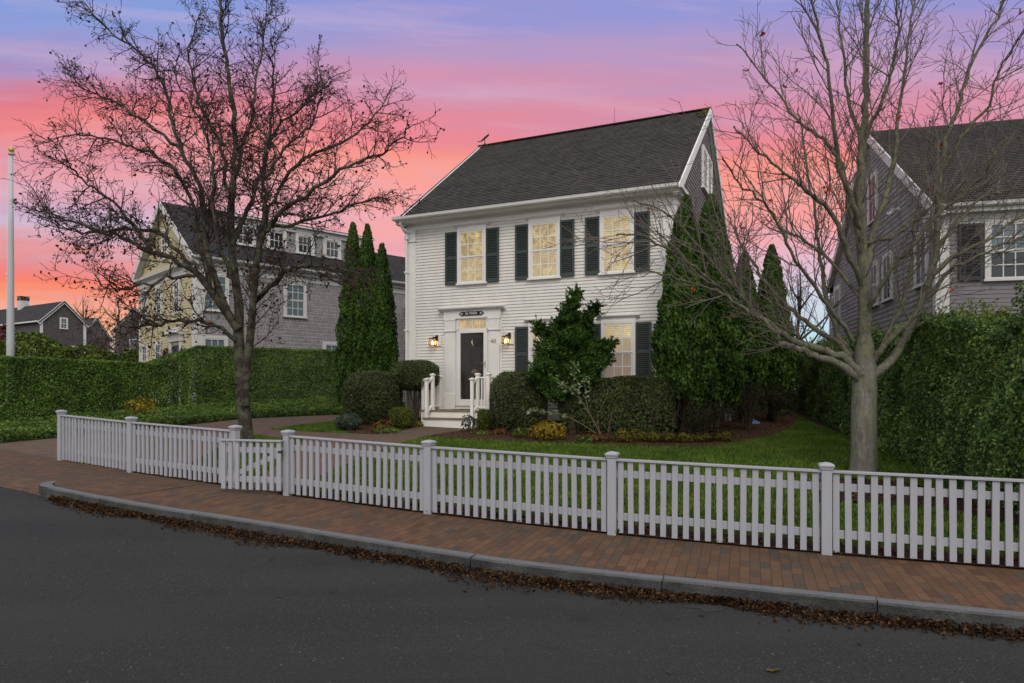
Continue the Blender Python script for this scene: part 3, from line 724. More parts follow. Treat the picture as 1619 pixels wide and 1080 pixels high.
def text(name, body, size, Mw, mat_, parent, depth=.006):
    cu = bpy.data.curves.new(name, 'FONT'); cu.body = body; cu.size = size; cu.align_x = 'CENTER'; cu.align_y = 'CENTER'; cu.extrude = depth; cu.space_character = 1.08
    tmp = bpy.data.objects.new(name, cu); COL.objects.link(tmp)
    bpy.context.view_layer.update()
    me = bpy.data.meshes.new_from_object(tmp.evaluated_get(bpy.context.evaluated_depsgraph_get())); bpy.data.objects.remove(tmp)
    me.transform(Mw); me.materials.clear()
    return link(name, me, mat_, parent)
RX = Matrix.Rotation(R(90), 4, 'X')      # text upright in the xz plane, facing -y

# ------------------------------------------------------------------ white house
HA = math.atan2(-.4115, .9114); ZB = .75
H = thing('house', 'white clapboard two-storey house with dark green shutters and lit windows', 'house', (-3.304, 21.375, ZB), HA)
W_ = 8.33; DP = 10.5
I4 = Matrix.Identity(4)
def z(v): return v - ZB
mb = MB(); courses(mb, z(1.08), z(6.72), .0905, lambda a: (.02, W_ - .02), .022); mb.quad((.0, .0, z(.9)), (W_, 0, z(.9)), (W_, 0, z(6.95)), (0, 0, z(6.95)))
mb.build('front_wall', M['clap'], H)
mb = MB(); mb.box(.0, W_, -.03, 0, z(.93), z(1.085)); mb.build('water_table', M['trim'], H)
mb = MB(); mb.box(.03, W_ - .03, .03, DP, z(.3), z(.935)); mb.build('foundation', M['found'], H)
# basement window seen under the clipped hedge
mb = MB(); mb.box(6.05, 6.95, -.0, .03, z(.70), z(.90)); mb.box(6.12, 6.88, -.004, .028, z(.74), z(.86)); mb.build('basement_window', M['trim'], H)
side = Matrix.Translation((W_, 0, 0)) @ Matrix.Rotation(R(90), 4, 'Z')          # x' runs back along the right wall
ridge_y, ridge_z, eave_z = 5.25, 11.09, 7.05
slope = (ridge_z - eave_z) / (ridge_y + .35)
def gab(half, zr, s):
    def f(a):
        if a <= 6.9: return (.02, 2 * half - .02)
        k = (zr - .14 - a) / s
        return (half - k, half + k)
    return f
gf = gab(ridge_y, ridge_z, slope)
mb = MB(side); courses(mb, z(.93), z(10.9), .125, lambda a: gf(a + ZB), .016)
mb.add([(0, 0, z(.93)), (DP, 0, z(.93)), (DP, 0, z(7)), (ridge_y, 0, z(10.95)), (0, 0, z(7))], [[0, 1, 2, 3, 4]]); mb.build('side_wall', M['shingle'], H)
lside = Matrix.Translation((0, DP, 0)) @ Matrix.Rotation(R(-90), 4, 'Z')
mb = MB(lside); courses(mb, z(.93), z(10.9), .125, lambda a: gf(a + ZB), .016)
mb.add([(0, 0, z(.93)), (DP, 0, z(.93)), (DP, 0, z(7)), (ridge_y, 0, z(10.95)), (0, 0, z(7))], [[0, 1, 2, 3, 4]])
mb.build('side_wall', M['shingle'], H)
mb = MB(); mb.quad((0, DP, z(.9)), (W_, DP, z(.9)), (W_, DP, z(7)), (0, DP, z(7))); mb.build('rear_wall', M['shingle'], H)
# roof
Ls = math.hypot(ridge_y + .35, ridge_z - eave_z); sv = Vector((0, ridge_y + .35, ridge_z - eave_z))
mb = MB(); roof_plane(mb, (-.15, -.35, z(eave_z)), (1, 0, 0), sv, W_ + .30, Ls)
roof_plane(mb, (W_ + .15, DP + .35, z(eave_z)), (-1, 0, 0), Vector((0, -sv.y, sv.z)), W_ + .30, Ls)
mb.bar((-.16, ridge_y, z(ridge_z) + .012), (W_ + .16, ridge_y, z(ridge_z) + .012), .22, .03)
roof = mb.build('roof', M['roof'], H)
mb = MB()
for k in range(90):
    x = W_ + .13 - abs(rnd.gauss(0, .16)); s_ = rnd.uniform(.0, 1.0) ** 2 * .9; p = Vector((x, ridge_y, z(ridge_z))) - sv.normalized() * s_
    p += Vector((0, -.03, .022)); r = rnd.uniform(.015, .05)
    mb.lathe(p, [(r, -.01), (r * .8, .004), (.003, .012)], 6)
for k in range(40):
    x = -.1 + abs(rnd.gauss(0, .6)); p = Vector((x, ridge_y, z(ridge_z))) - sv.normalized() * rnd.uniform(.05, .25) + Vector((0, -.03, .022)); r = rnd.uniform(.012, .035)
    mb.lathe(p, [(r, -.01), (r * .8, .004), (.003, .012)], 6)
mb.build('moss', M['moss'], roof)
# eaves trim
mb = MB(); mb.box(-.02, W_ + .02, -.035, 0, z(6.71), z(6.90)); mb.box(-.05, W_ + .05, -.05, 0, z(6.86), z(6.9)); mb.build('frieze', M['trim'], H, False, .004)
mb = MB(); mb.box(-.14, W_ + .14, -.36, 0, z(6.90), z(6.935)); mb.prism([(0, 0), (-.06, .03), (-.09, .07), (-.09, .1), (0, .1)], ((-.14, -.36, z(6.90)), (0, 1, 0), (0, 0, 1)), (W_ + .28, 0, 0))
mb.prism([(-.035, 0), (-.06, .02), (-.10, .055), (-.035, .055)], ((-.03, 0, z(6.845)), (0, 1, 0), (0, 0, 1)), (W_ + .06, 0, 0)); mb.build('cornice', M['trim'], H)
def gutter_prof(): return [(0, 0), (-.07, 0), (-.105, .035), (-.115, .08), (-.125, .105), (-.11, .105), (-.10, .085), (-.01, .085), (-.01, .105), (0, .105)]
mb = MB(); mb.prism(gutter_prof(), ((-.18, -.455, z(6.955)), (0, 1, 0), (0, 0, 1)), (W_ + .36, 0, 0)); mb.build('gutter', M['gutter'], H)
mb = MB(); mb.box(W_ - .0, W_ + .17, -.36, .42, z(6.86), z(6.955)); mb.box(W_, W_ + .25, -.46, .5, z(6.955), z(7.05)); mb.box(W_ + .0, W_ + .04, .0, .40, z(6.66), z(6.86)); mb.build('eave_return', M['trim'], H, False, .006)
mb = MB(); mb.box(-.17, 0, -.36, .42, z(6.86), z(6.955)); mb.build('eave_return', M['trim'], H, False, .006)
for xx, sgn in ((W_ + .155, 1), (-.02, -1)):
    mb = MB()
    for yy, dy in ((-.33, 1), (DP + .33, -1)):
        a = Vector((xx, yy, z(eave_z) - .17)); b = Vector((xx, ridge_y, z(ridge_z) - .155))
        mb.bar(a + Vector((0, 0, .045)), b + Vector((0, 0, .045)), .04, .25, (0, 0, 1))
        mb.bar(a + Vector((-sgn * .09, 0, -.06)), b + Vector((-sgn * .09, 0, -.06)), .10, .03, (0, 0, 1))
    mb.build('rake_board', M['trim'], H)
# corner pilasters and downspout
for x0, x1 in ((.0, .345), (7.955, W_ + .02)):
    mb = MB(); mb.box(x0, x1, -.045, 0, z(.93), z(6.70)); mb.box(x0 + .05, x1 - .05, -.058, -.045, z(1.2), z(6.32)); mb.box(x0 - .02, x1 + .02, -.085, 0, z(6.36), z(6.40)); mb.box(x0 - .01, x1 + .01, -.07, 0, z(6.40), z(6.64)); mb.box(x0 - .03, x1 + .03, -.1, 0, z(6.64), z(6.70))
    if x0 > 1: mb.box(W_, W_ + .022, .0, .3, z(.93), z(6.66))
    else: mb.box(-.022, 0, .0, .3, z(.93), z(6.66))
    mb.build('corner_pilaster', M['trim'], H, False, .004)
mb = MB(); mb.tube([(.04, -.42, z(6.95)), (.045, -.42, z(6.86)), (.06, -.28, z(6.72)), (.06, -.105, z(6.62)), (.06, -.105, z(5)), (.06, -.105, z(1.0))], [.04] * 6, 8); mb.box(.0, .14, -.16, -.05, z(6.44), z(6.56))
for zz in (5.4, 3.6, 1.9): mb.box(.0, .12, -.155, -.05, z(zz), z(zz + .05))
mb.build('downspout', M['gutter'], H)
# upper windows
for i, cx in enumerate((2.318, 4.645, 6.762)):
    window(H, I4, cx, z(4.97), z(6.52), .80, lit='lit_up_pale' if i == 2 else 'lit_up', lit2='lit_up_pale', cornice=True, shutters=((cx - .90, cx - .475), (cx + .475, cx + .90)))
for cx in (4.645, 6.80):
    window(H, I4, cx, z(2.02), z(3.57), .80, lit='lit_down', lit2='lit_shade', cornice=True, shutters=((cx - .90, cx - .475), (cx + .475, cx + .90)))
# gable window in the right-hand wall
wg = window(H, side, 5.25 - .55, z(8.28), z(9.52), .76, cols=3, rows=2); window(H, side, 5.25 + .45, z(8.28), z(9.52), .76, cols=3, rows=2)
# entrance surround
mb = MB(); mb.box(1.36, 3.304, -.028, 0, z(1.19), z(3.92)); mb.build('door_surround', M['trim'], H, False, .003)
def pil(x0, x1):
    mb = MB(); mb.box(x0, x1, -.075, -.028, z(1.19), z(3.9)); mb.box(x0 - .015, x1 + .015, -.095, -.028, z(1.19), z(1.66)); mb.box(x0 - .015, x1 + .015, -.095, -.028, z(3.56), z(3.9)); mb.box(x0 - .03, x1 + .03, -.11, -.028, z(3.53), z(3.565)); mb.box(x0 - .03, x1 + .03, -.11, -.028, z(3.86), z(3.905))
    mb.box(x0 + .05, x1 - .05, -.083, -.075, z(1.74), z(3.45))
    return mb.build('door_pilaster', M['trim'], H, False, .004)
pil(1.42, 1.76); pil(2.90, 3.24)
mb = MB(); mb.box(1.38, 3.285, -.10, 0, z(3.905), z(4.135)); mb.prism([(-.10, 0), (-.13, .03), (-.20, .055), (-.22, .085), (-.22, .10), (0, .115), (0, 0)], ((1.225, 0, z(4.13)), (0, 1, 0), (0, 0, 1)), (2.205, 0, 0)); mb.build('entablature', M['trim'], H, False, .004)
mb = MB(); x0, x1 = 1.86, 2.83
mb.box(x0 - .05, x0 + .03, -.062, -.028, z(3.58), z(3.905)); mb.box(x1 - .03, x1 + .05, -.062, -.028, z(3.58), z(3.905)); mb.box(x0 + .03, x1 - .03, -.062, -.028, z(3.545), z(3.61)); mb.box(x0 + .03, x1 - .03, -.062, -.028, z(3.87), z(3.905))
for k in (1, 2, 3):
    xx = x0 + (x1 - x0) * k / 4; mb.box(xx - .012, xx + .012, -.058, -.030, z(3.61), z(3.87))
tr = mb.build('transom', M['trim'], H)
mb = MB(); mb.quad((x0 + .03, -.032, z(3.61)), (x1 - .03, -.032, z(3.61)), (x1 - .03, -.032, z(3.87)), (x0 + .03, -.032, z(3.87))); mb.build('curtain', M['transom'], tr)
mb = MB(); mb.quad((x0 + .03, -.045, z(3.61)), (x1 - .03, -.045, z(3.61)), (x1 - .03, -.045, z(3.87)), (x0 + .03, -.045, z(3.87))); mb.build('pane', M['glass'], tr)
mb = MB(); x0, x1, za, zb_ = 1.94, 2.72, z(1.49), z(3.47)
mb.box(1.82, x0, -.07, -.028, z(1.34), z(3.545)); mb.box(x1, 2.835, -.07, -.028, z(1.34), z(3.545)); mb.box(x0, x1, -.07, -.028, zb_, z(3.545)); mb.box(x0, x1, -.07, -.028, z(1.34), za)
st = mb.build('storm_door', M['trim'], H, False, .004)
mb = MB(); mb.box(1.80, 2.86, -.09, -.03, z(1.295), z(1.34)); mb.box(1.80, 2.86, -.055, -.03, z(1.19), z(1.295)); mb.build('threshold', M['trim'], H)
mb = MB(); mb.quad((x0, -.06, za), (x1, -.06, za), (x1, -.06, zb_), (x0, -.06, zb_)); mb.build('pane', M['storm'], st)
mb = MB(); mb.box(x0, x1, -.034, -.029, za, zb_)
for a, b in ((1.55, 2.1), (2.24, 2.42), (2.5, 3.02), (3.12, 3.36)):
    for c in ((x0 + .08, x0 + .36), (x1 - .36, x1 - .08)): mb.box(c[0], c[1], -.042, -.034, z(a), z(b)); mb.box(c[0] + .03, c[1] - .03, -.046, -.042, z(a) + .03, z(b) - .03)
fd = mb.build('front_door', M['door'], H, False, .003)
mb = MB(); mb.box(2.765, 2.79, -.085, -.07, z(2.43), z(2.63)); mb.tube([(2.777, -.085, z(2.55)), (2.777, -.12, z(2.55)), (2.66, -.125, z(2.555))], .009, 6); mb.build('handle', M['brass'], st)
mb = MB(); kx = 2.36; mb.tube([(kx + .02, -.055, z(3.29)), (kx - .02, -.058, z(3.26)), (kx - .035, -.06, z(3.2)), (kx - .01, -.06, z(3.13)), (kx + .035, -.058, z(3.09)), (kx + .02, -.055, z(3.06)), (kx, -.055, z(3.08))], [.01, .018, .022, .02, .018, .014, .008], 8); mb.build('door_knocker', M['brass'], fd)
text('house_number', '40', .17, Matrix.Translation((2.40, -.063, z(2.31))) @ RX, M['brass'], st, .003)
text('house_number', '40', .17, Matrix.Translation((3.05, -.088, z(3.20))) @ RX, M['brass'], H, .006)
# quarterboard over the door
mb = MB(); n = 40; prof = []
for k in range(n):
    a = 2 * math.pi * k / n
prof = [(-.42, 0), (-.39, .022), (-.345, .058), (-.29, .068), (-.25, .05), (-.22, .062), (.22, .062), (.25, .05), (.29, .068), (.345, .058), (.39, .022), (.42, 0), (.39, -.022), (.345, -.058), (.29, -.068), (.25, -.05), (.22, -.062), (-.22, -.062), (-.25, -.05), (-.29, -.068), (-.345, -.058), (-.39, -.022)]
mb.prism(prof, ((2.34, -.10, z(4.045)), (1, 0, 0), (0, 0, 1)), (0, -.022, 0)); sg = mb.build('name_board', M['signblack'], H)
text('lettering', 'D-THER', .105, Matrix.Translation((2.34, -.1225, z(4.045))) @ RX, M['letter'], sg, .003)
mb = MB()
for sx in (-1, 1):
    for k in range(5):
        a = math.pi * k / 5; c = Vector((2.34 + sx * .325, -.1225, z(4.045)))
        mb.bar(c - Vector((math.cos(a), 0, math.sin(a))) * .045, c + Vector((math.cos(a), 0, math.sin(a))) * .045, .004, .006, (0, 1, 0))
mb.build('ornament', M['letter'], sg)
# wall lamps
for cx, zc in ((1.05, z(3.235)), (3.49, z(3.225))):
    bp = MB(); bp.box(cx - .03, cx + .20, -.045, 0, zc - .13, zc + .24); lam = bp.build('wall_lamp', M['trim'], H, False, .004)
    q = MB(); q.box(cx + .03, cx + .11, -.075, -.045, zc + .03, zc + .21); q.box(cx - .01, cx + .07, -.16, -.075, zc + .13, zc + .155); q.tube([(cx, -.16, zc + .145), (cx, -.16, zc + .1)], .015, 8); q.build('bracket', M['black'], lam)
    q = MB(); w = .08; cy = -.17
    for a in (-1, 1):
        for b in (-1, 1): q.box(cx + a * w - .007, cx + a * w + .007, cy + b * w - .007, cy + b * w + .007, zc - .115, zc + .095)
    for zz in (zc - .125, zc + .085): 
        for a in (-1, 1): q.box(cx - w - .007, cx + w + .007, cy + a * w - .007, cy + a * w + .007, zz, zz + .02); q.box(cx + a * w - .007, cx + a * w + .007, cy - w - .007, cy + w + .007, zz, zz + .0199)
    q.box(cx - w - .012, cx + w + .012, cy - w - .012, cy + w + .012, zc + .105, zc + .118); q.build('cage', M['bronze'], lam)
    q = MB(); 
    for a in (-1, 1): q.quad((cx - w, cy + a * w, zc - .105), (cx + w, cy + a * w, zc - .105), (cx + w, cy + a * w, zc + .085), (cx - w, cy + a * w, zc + .085)); q.quad((cx + a * w, cy - w, zc - .105), (cx + a * w, cy + w, zc - .105), (cx + a * w, cy + w, zc + .085), (cx + a * w, cy - w, zc + .085))
    q.build('glass', M['lampglass'], lam)
    q = MB()
    for a in (-.025, .025): q.lathe((cx + a, cy, zc - .105), [(.014, 0), (.014, .06), (.017, .075), (.012, .11), (.002, .135)], 8)
    q.build('bulb', M['bulb'], lam)
    ld = bpy.data.lights.new('lamp_light', 'POINT'); lo = bpy.data.objects.new('lamp_light', ld); COL.objects.link(lo); lo.parent = H; lo.location = (cx, cy, zc + .0)
    ld.energy = 1.3; ld.color = (1, .66, .33); ld.shadow_soft_size = .03
# weathervane: a whale over its mast, and a thin rod aerial
mb = MB(); mb.tube([(.1, ridge_y, z(ridge_z)), (.1, ridge_y, z(ridge_z) + .26)], .014, 8); mb.lathe((.1, ridge_y, z(ridge_z)), [(.05, 0), (.05, .06), (.02, .12)], 8)
wv = mb.build('weathervane', M['black'], H)
mb = MB(); wp = [(-.30, .03), (-.285, .075), (-.27, .055), (-.24, .05), (-.18, .055), (-.10, .11), (.0, .19), (.12, .255), (.165, .275), (.18, .262), (.175, .22), (.12, .17), (.03, .11), (-.02, .075), (-.08, .055), (-.12, .04), (-.13, .01), (-.145, .035), (-.2, .03), (-.25, .035)]
mb.prism(wp, ((.1, ridge_y - .015, z(ridge_z) + .16), (1, 0, 0), (0, 0, 1)), (0, .03, 0)); mb.build('whale', M['black'], wv)
mb = MB(); mb.tube([(5.2, ridge_y, z(ridge_z)), (5.2, ridge_y, z(ridge_z) + .62)], [.008, .005], 6); mb.build('aerial', M['black'], H)
# porch
mb = MB(); mb.box(1.16, 3.42, -1.10, -.03, z(1.15), z(1.19)); mb.build('porch', M['deck'], H, False, .004)
po = bpy.data.objects[[o.name for o in H.children if o.name.startswith('porch')][0]]
mb = MB(); mb.box(1.19, 3.39, -1.07, -.03, z(.78), z(1.15)); mb.build('skirt', M['porch'], po)
mb = MB(); mb.box(1.47, 3.10, -1.47, -1.07, z(.945), z(.98)); mb.build('tread', M['deck'], po, False, .004)
mb = MB(); mb.box(1.50, 3.07, -1.43, -1.071, z(.55), z(.945)); mb.build('riser', M['porch'], po)
def ppost(x, y, zb, h):
    mb = MB(); w = .085; mb.box(x - w / 2, x + w / 2, y - w / 2, y + w / 2, z(zb), z(zb + h - .07)); q = math.sqrt(2) / 2
    o = mb.build('post', M['porch'], po, False, .004)
    mb = MB(); mb.lathe((x, y, z(zb)), [((w / 2 + .004) * 2 * q, h - .085), ((w / 2 + .012) * 2 * q, h - .07), ((w / 2 + .026) * 2 * q, h - .045), ((w / 2 + .028) * 2 * q, h - .03), (.02, h)], 4); mb.build('cap', M['porch'], po)
PA, PC, PF, PG = 1.24, 1.555, 3.02, 3.36
for x, y, zb, h in ((PA, -1.02, 1.19, 1.06), (PC, -1.02, 1.19, 1.06), (PF, -1.02, 1.19, 1.06), (PG, -1.02, 1.19, 1.06), (PC, -1.36, .98, 1.13), (PF, -1.36, .98, 1.13), (PA, -.08, 1.19, 1.02), (PG, -.08, 1.19, 1.02)): ppost(x, y, zb, h)
def prail(a, b, n):
    mb = MB(); a = Vector(a); b = Vector(b)
    mb.bar(a + Vector((0, 0, .93)), b + Vector((0, 0, .93)), .06, .04); mb.bar(a + Vector((0, 0, .1)), b + Vector((0, 0, .1)), .045, .05); mb.build('rail', M['porch'], po)
    for k in range(n):
        p = a + (b - a) * (k + 1) / (n + 1); q = MB(); q.box(p.x - .016, p.x + .016, p.y - .016, p.y + .016, p.z + .12, p.z + .912); q.build('baluster', M['porch'], po)
zd = z(1.19)
prail((PA, -.98, zd), (PA, -.12, zd), 6); prail((PG, -.98, zd), (PG, -.12, zd), 6); prail((PA + .04, -1.02, zd), (PC - .04, -1.02, zd), 1); prail((PF + .04, -1.02, zd), (PG - .04, -1.02, zd), 2)
for x in (PC, PF):
    mb = MB(); mb.bar((x, -1.05, zd + .94), (x, -1.33, zd + .76), .06, .045); mb.bar((x, -1.05, zd + .12), (x, -1.33, zd - .06), .045, .05); mb.build('rail', M['porch'], po)
mb = MB(); mb.box(1.95, 2.75, -.62, -.14, zd + .001, zd + .013); tag(mb.build('doormat', M['stem'], None), 'brown doormat on the porch deck in front of the dark door', 'doormat')
dm = [o for o in COL.objects if o.name.startswith('doormat')][0]; dm.matrix_world = Matrix.Translation((-3.304, 21.375, ZB)) @ Matrix.Rotation(HA, 4, 'Z')

# ------------------------------------------------------------------ yellow and grey neighbour on the left
LA = R(44); LB = 1.1
N = thing('neighbour_house', 'large house with pale yellow clapboard front and grey shingled side behind the tall hedge', 'house', (-12.24, 26.5, LB), LA)
def z(v): return v - LB
GW = 7.27; half = GW / 2; lz_r = 9.75; lz_e = 6.93; lsl = (lz_r - lz_e) / (half + .3)
LL = 8.6; LW = 15.0
mb = MB(); courses(mb, z(1.0), z(6.6), .15, lambda a: (.02, LW)); mb.quad((0, 0, z(.9)), (LW, 0, z(.9)), (LW, 0, z(6.9)), (0, 0, z(6.9))); mb.build('side_wall', M['shingle_left'], N)
front = Matrix.Translation((0, GW, 0)) @ Matrix.Rotation(R(-90), 4, 'Z')
def gl(a):
    a += LB
    if a < 6.75: return (.0, GW)
    k = (lz_r - .14 - a) / lsl; return (half - k, half + k)
mb = MB(front); courses(mb, z(1.0), z(9.5), .115, gl, .016); mb.add([(0, 0, z(.9)), (GW, 0, z(.9)), (GW, 0, z(6.8)), (half, 0, z(9.6)), (0, 0, z(6.8))], [[0, 1, 2, 3, 4]]); mb.build('front_wall', M['yellow'], N)
mb = MB(); mb.quad((.1, GW, z(.9)), (LW, GW, z(.9)), (LW, GW, z(6.8)), (.1, GW, z(6.8))); mb.quad((LW, 0, z(.9)), (LW, GW, z(.9)), (LW, GW, z(6.8)), (LW, 0, z(6.8))); mb.add([(LL, 0, z(6.8)), (LL, GW, z(6.8)), (LL, half, z(9.6))], [[0, 1, 2]]); mb.build('rear_wall', M['shingle_left'], N)
sv = Vector((0, half + .3, lz_r - lz_e)); Ls = sv.length
mb = MB(); roof_plane(mb, (-.25, -.3, z(lz_e)), (1, 0, 0), sv, LL + .25, Ls); roof_plane(mb, (LL, GW + .3, z(lz_e)), (-1, 0, 0), Vector((0, -sv.y, sv.z)), LL + .25, Ls)
sv2 = Vector((0, 2.3, 1.75)); roof_plane(mb, (LL, -.3, z(lz_e)), (1, 0, 0), sv2, LW - LL, sv2.length); roof_plane(mb, (LW, 4.3, z(lz_e)), (-1, 0, 0), Vector((0, -2.3, 1.75)), LW - LL, sv2.length)
# shed dormer roof
dz0, dz1, dy0 = 9.02, 9.80, .62
sd = Vector((0, half - dy0, dz1 - dz0)); roof_plane(mb, (1.55, dy0, z(dz0)), (1, 0, 0), sd, LL - 1.75, sd.length)
nr = mb.build('roof', M['roof_left'], N)
mb = MB(); dm_ = Matrix.Translation((0, .9, 0)); mb.M = dm_
courses(mb, z(7.6), z(8.95), .15, lambda a: (1.8, LL - .25)); mb.quad((1.8, 0, z(7.5)), (LL - .25, 0, z(7.5)), (LL - .25, 0, z(9.0)), (1.8, 0, z(9.0)))
mb.M = None
for xx in (1.8, LL - .25): mb.add([(xx, .9, z(7.8)), (xx, .9, z(9.0)), (xx, half - .1, z(9.68)), (xx, half - .4, z(9.45))], [[0, 1, 2, 3]])
mb.build('dormer', M['shingle_left'], N)
mb = MB(); mb.box(1.76, LL - .21, .80, .9, z(8.72), z(8.98)); mb.box(1.70, LL - .15, .62, .9, z(8.93), z(9.0)); mb.box(1.72, 1.86, .86, .9, z(7.7), z(8.72)); mb.build('dormer_trim', M['trim_shade'], N)
for cx in (2.25, 3.62, 4.95, 6.30, 7.62): window(N, dm_, cx, z(7.86), z(8.62), .66, cols=3, rows=2, casing=.12, sashes=1, trim='trim_shade')
mb = MB(); mb.box(-.04, LW, -.03, 0, z(6.42), z(6.66)); mb.box(-.04, LW, -.12, 0, z(6.66), z(6.80)); mb.box(-.2, LW, -.3, 0, z(6.80), z(6.86)); mb.prism(gutter_prof(), ((-.25, -.30, z(6.83)), (0, 1, 0), (0, 0, 1)), (LW + .25, 0, 0)); mb.build('cornice', M['trim_shade'], N)
mb = MB(front); mb.box(-.05, GW + .05, -.04, 0, z(6.40), z(6.62)); mb.prism([(-.04, 0), (-.1, .05), (-.26, .1), (-.28, .2), (0, .24), (0, 0)], ((-.28, 0, z(6.62)), (0, 1, 0), (0, 0, 1)), (GW + .56, 0, 0)); mb.build('pediment_cornice', M['trim_shade'], N)
mb = MB()
for yy in (-.28, GW + .28):
    a = Vector((-.26, yy, z(lz_e) - .12)); b = Vector((-.26, half, z(lz_r) - .11)); mb.bar(a, b, .04, .24); mb.bar(a + Vector((.13, 0, -.08)), b + Vector((.13, 0, -.08)), .22, .04)
mb.build('rake_board', M['trim_shade'], N)
mb = MB(); mb.box(-.05, .30, -.045, 0, z(1), z(6.42)); mb.box(-.045, 0, .0, .36, z(1), z(6.42)); mb.box(.1, .2, -.055, -.045, z(1), z(6.3)); mb.build('corner_board', M['trim_shade'], N)
mb = MB(front); mb.box(-.03, .14, -.04, 0, z(1), z(6.4)); mb.build('corner_board', M['trim_shade'], N)
for cx in (.70, 4.04): window(N, I4, cx, z(4.90), z(6.28), .82, cols=3, rows=2, casing=.11, curtain=1.0, trim='trim_shade')
for cx in (.66, 5.90): window(N, I4, cx, z(2.3), z(3.78), .80 if cx < 1 else .9, cols=3, rows=2, casing=.12, curtain=.45, trim='trim_shade')
for cy in (6.45, 4.41, 2.13): window(N, front, GW - cy, z(4.92), z(6.2), .56, cols=2, rows=2, casing=.09, curtain=.6, trim='trim_shade')
for cy in (6.40, 4.51): window(N, front, GW - cy, z(2.35), z(3.75), .56, cols=2, rows=2, casing=.09, curtain=.8, trim='trim_shade')
window(N, front, half, z(7.35), z(8.5), .62, cols=2, rows=2, casing=.09, trim='trim_shade')
mb = MB(front); a = GW - 3.0; b = GW - 1.56; mb.box(a, a + .22, -.08, 0, z(1.2), z(3.75)); mb.box(b - .22, b, -.08, 0, z(1.2), z(3.75)); mb.box(a - .05, b + .05, -.12, 0, z(3.75), z(4.0)); mb.prism([(-.12, 0), (-.3, .06), (-.3, .1), (0, .34), (0, 0)], ((a - .15, 0, z(4.0)), (0, 1, 0), (0, 0, 1)), (b - a + .3, 0, 0)); nd = mb.build('entrance', M['trim_shade'], N)
mb = MB(front); mb.box(a + .22, b - .22, -.02, 0, z(1.2), z(3.6)); mb.build('door', M['room'], N)
for xx in (a - .38, b + .28):
    mb = MB(front); mb.box(xx - .03, xx + .03, -.04, 0, z(3.2), z(3.45)); mb.lathe((xx, -.14, z(3.12)), [(.07, 0), (.085, .2), (.05, .28), (.02, .34)], 6); mb.tube([(xx, -.02, z(3.4)), (xx, -.14, z(3.55)), (xx, -.14, z(3.42))], .012, 6); mb.build('wall_lamp', M['black'], N)
# lower lean-to and downspout at the far end
mb = MB(); sv3 = Vector((0, 1.9, 1.5)); roof_plane(mb, (9.6, -2.1, z(4.2)), (1, 0, 0), sv3, LW - 9.6, sv3.length); mb.build('lean_to_roof', M['roof_left'], N)
mb = MB(); mb.box(9.7, LW, -1.95, -.01, z(1), z(4.1)); mb.build('lean_to_wall', M['shingle'], N)
mb = MB(); mb.box(9.6, LW, -2.16, -1.95, z(3.86), z(4.1)); mb.prism(gutter_prof(), ((9.6, -2.1, z(4.1)), (0, 1, 0), (0, 0, 1)), (LW - 9.6, 0, 0)); mb.build('lean_to_gutter', M['trim_shade'], N)
mb = MB(); mb.tube([(11.5, -.36, z(6.84)), (11.5, -.34, z(6.7)), (11.42, -.1, z(6.45)), (11.42, -.09, z(5.6))], .06, 8); mb.build('downspout', M['gutter'], N)
mb = MB()
for k in range(60):
    s_ = rnd.uniform(0, 1); p = Vector((12.0 + s_ * .25 + rnd.gauss(0, .07), -.2 - 1.85 * s_, z(5.7) - 1.47 * s_ + .02)); r = rnd.uniform(.04, .1); mb.lathe(p, [(r, -.03), (r * .8, .01), (.003, .02)], 6)
mb.build('moss', M['moss'], N)

# ------------------------------------------------------------------ grey neighbour on the right
RA = -R(14.0); RB = .6
Q = thing('neighbour_house', 'grey shingled house with dark roof behind the bushy hedge and bare maple', 'house', (10.56, 17.0, RB), RA)
def z(v): return v - RB
rd = 6.04; RW = 9.5; RDP = 12.0; rz_r = 10.4; rz_e = 6.30; rsl = (rz_r - rz_e) / (rd + .32)
mb = MB(); courses(mb, z(.9), z(6.0), .105, lambda a: (.02, RW)); mb.quad((0, 0, z(.5)), (RW, 0, z(.5)), (RW, 0, z(6.2)), (0, 0, z(6.2))); mb.build('front_wall', M['greysiding'], Q)
rs = Matrix.Translation((0, RDP, 0)) @ Matrix.Rotation(R(-90), 4, 'Z')
def gr(a):
    a += RB
    if a < 6.2: return (0, RDP)
    k = (rz_r - .14 - a) / rsl; return (RDP - rd - k, RDP - rd + k)
mb = MB(rs); courses(mb, z(.9), z(10.2), .15, gr, .018); mb.add([(0, 0, z(.5)), (RDP, 0, z(.5)), (RDP, 0, z(6.2)), (RDP - rd, 0, z(10.25)), (0, 0, z(6.2))], [[0, 1, 2, 3, 4]])
mb.M = rs @ Matrix.Translation((-2.6, .35, 0)); courses(mb, z(.9), z(6.1), .15, lambda a: (0, 2.6), .018); mb.quad((0, 0, z(.5)), (2.6, 0, z(.5)), (2.6, 0, z(6.1)), (0, 0, z(6.1))); mb.build('side_wall', M['shingle_right'], Q)
mb = MB(); mb.quad((RW, 0, z(.5)), (RW, RDP, z(.5)), (RW, RDP, z(6.2)), (RW, 0, z(6.2))); mb.add([(RW, 0, z(6.2)), (RW, RDP, z(6.2)), (RW, rd, z(10.25))], [[0, 1, 2]]); mb.build('rear_wall', M['shingle_right'], Q)
sv = Vector((0, rd + .32, rz_r - rz_e)); mb = MB(); roof_plane(mb, (-.16, -.32, z(rz_e)), (1, 0, 0), sv, RW + .3, sv.length, .15, .02); roof_plane(mb, (RW + .14, RDP + .32, z(rz_e)), (-1, 0, 0), Vector((0, -sv.y, sv.z)), RW + .3, sv.length, .15, .02)
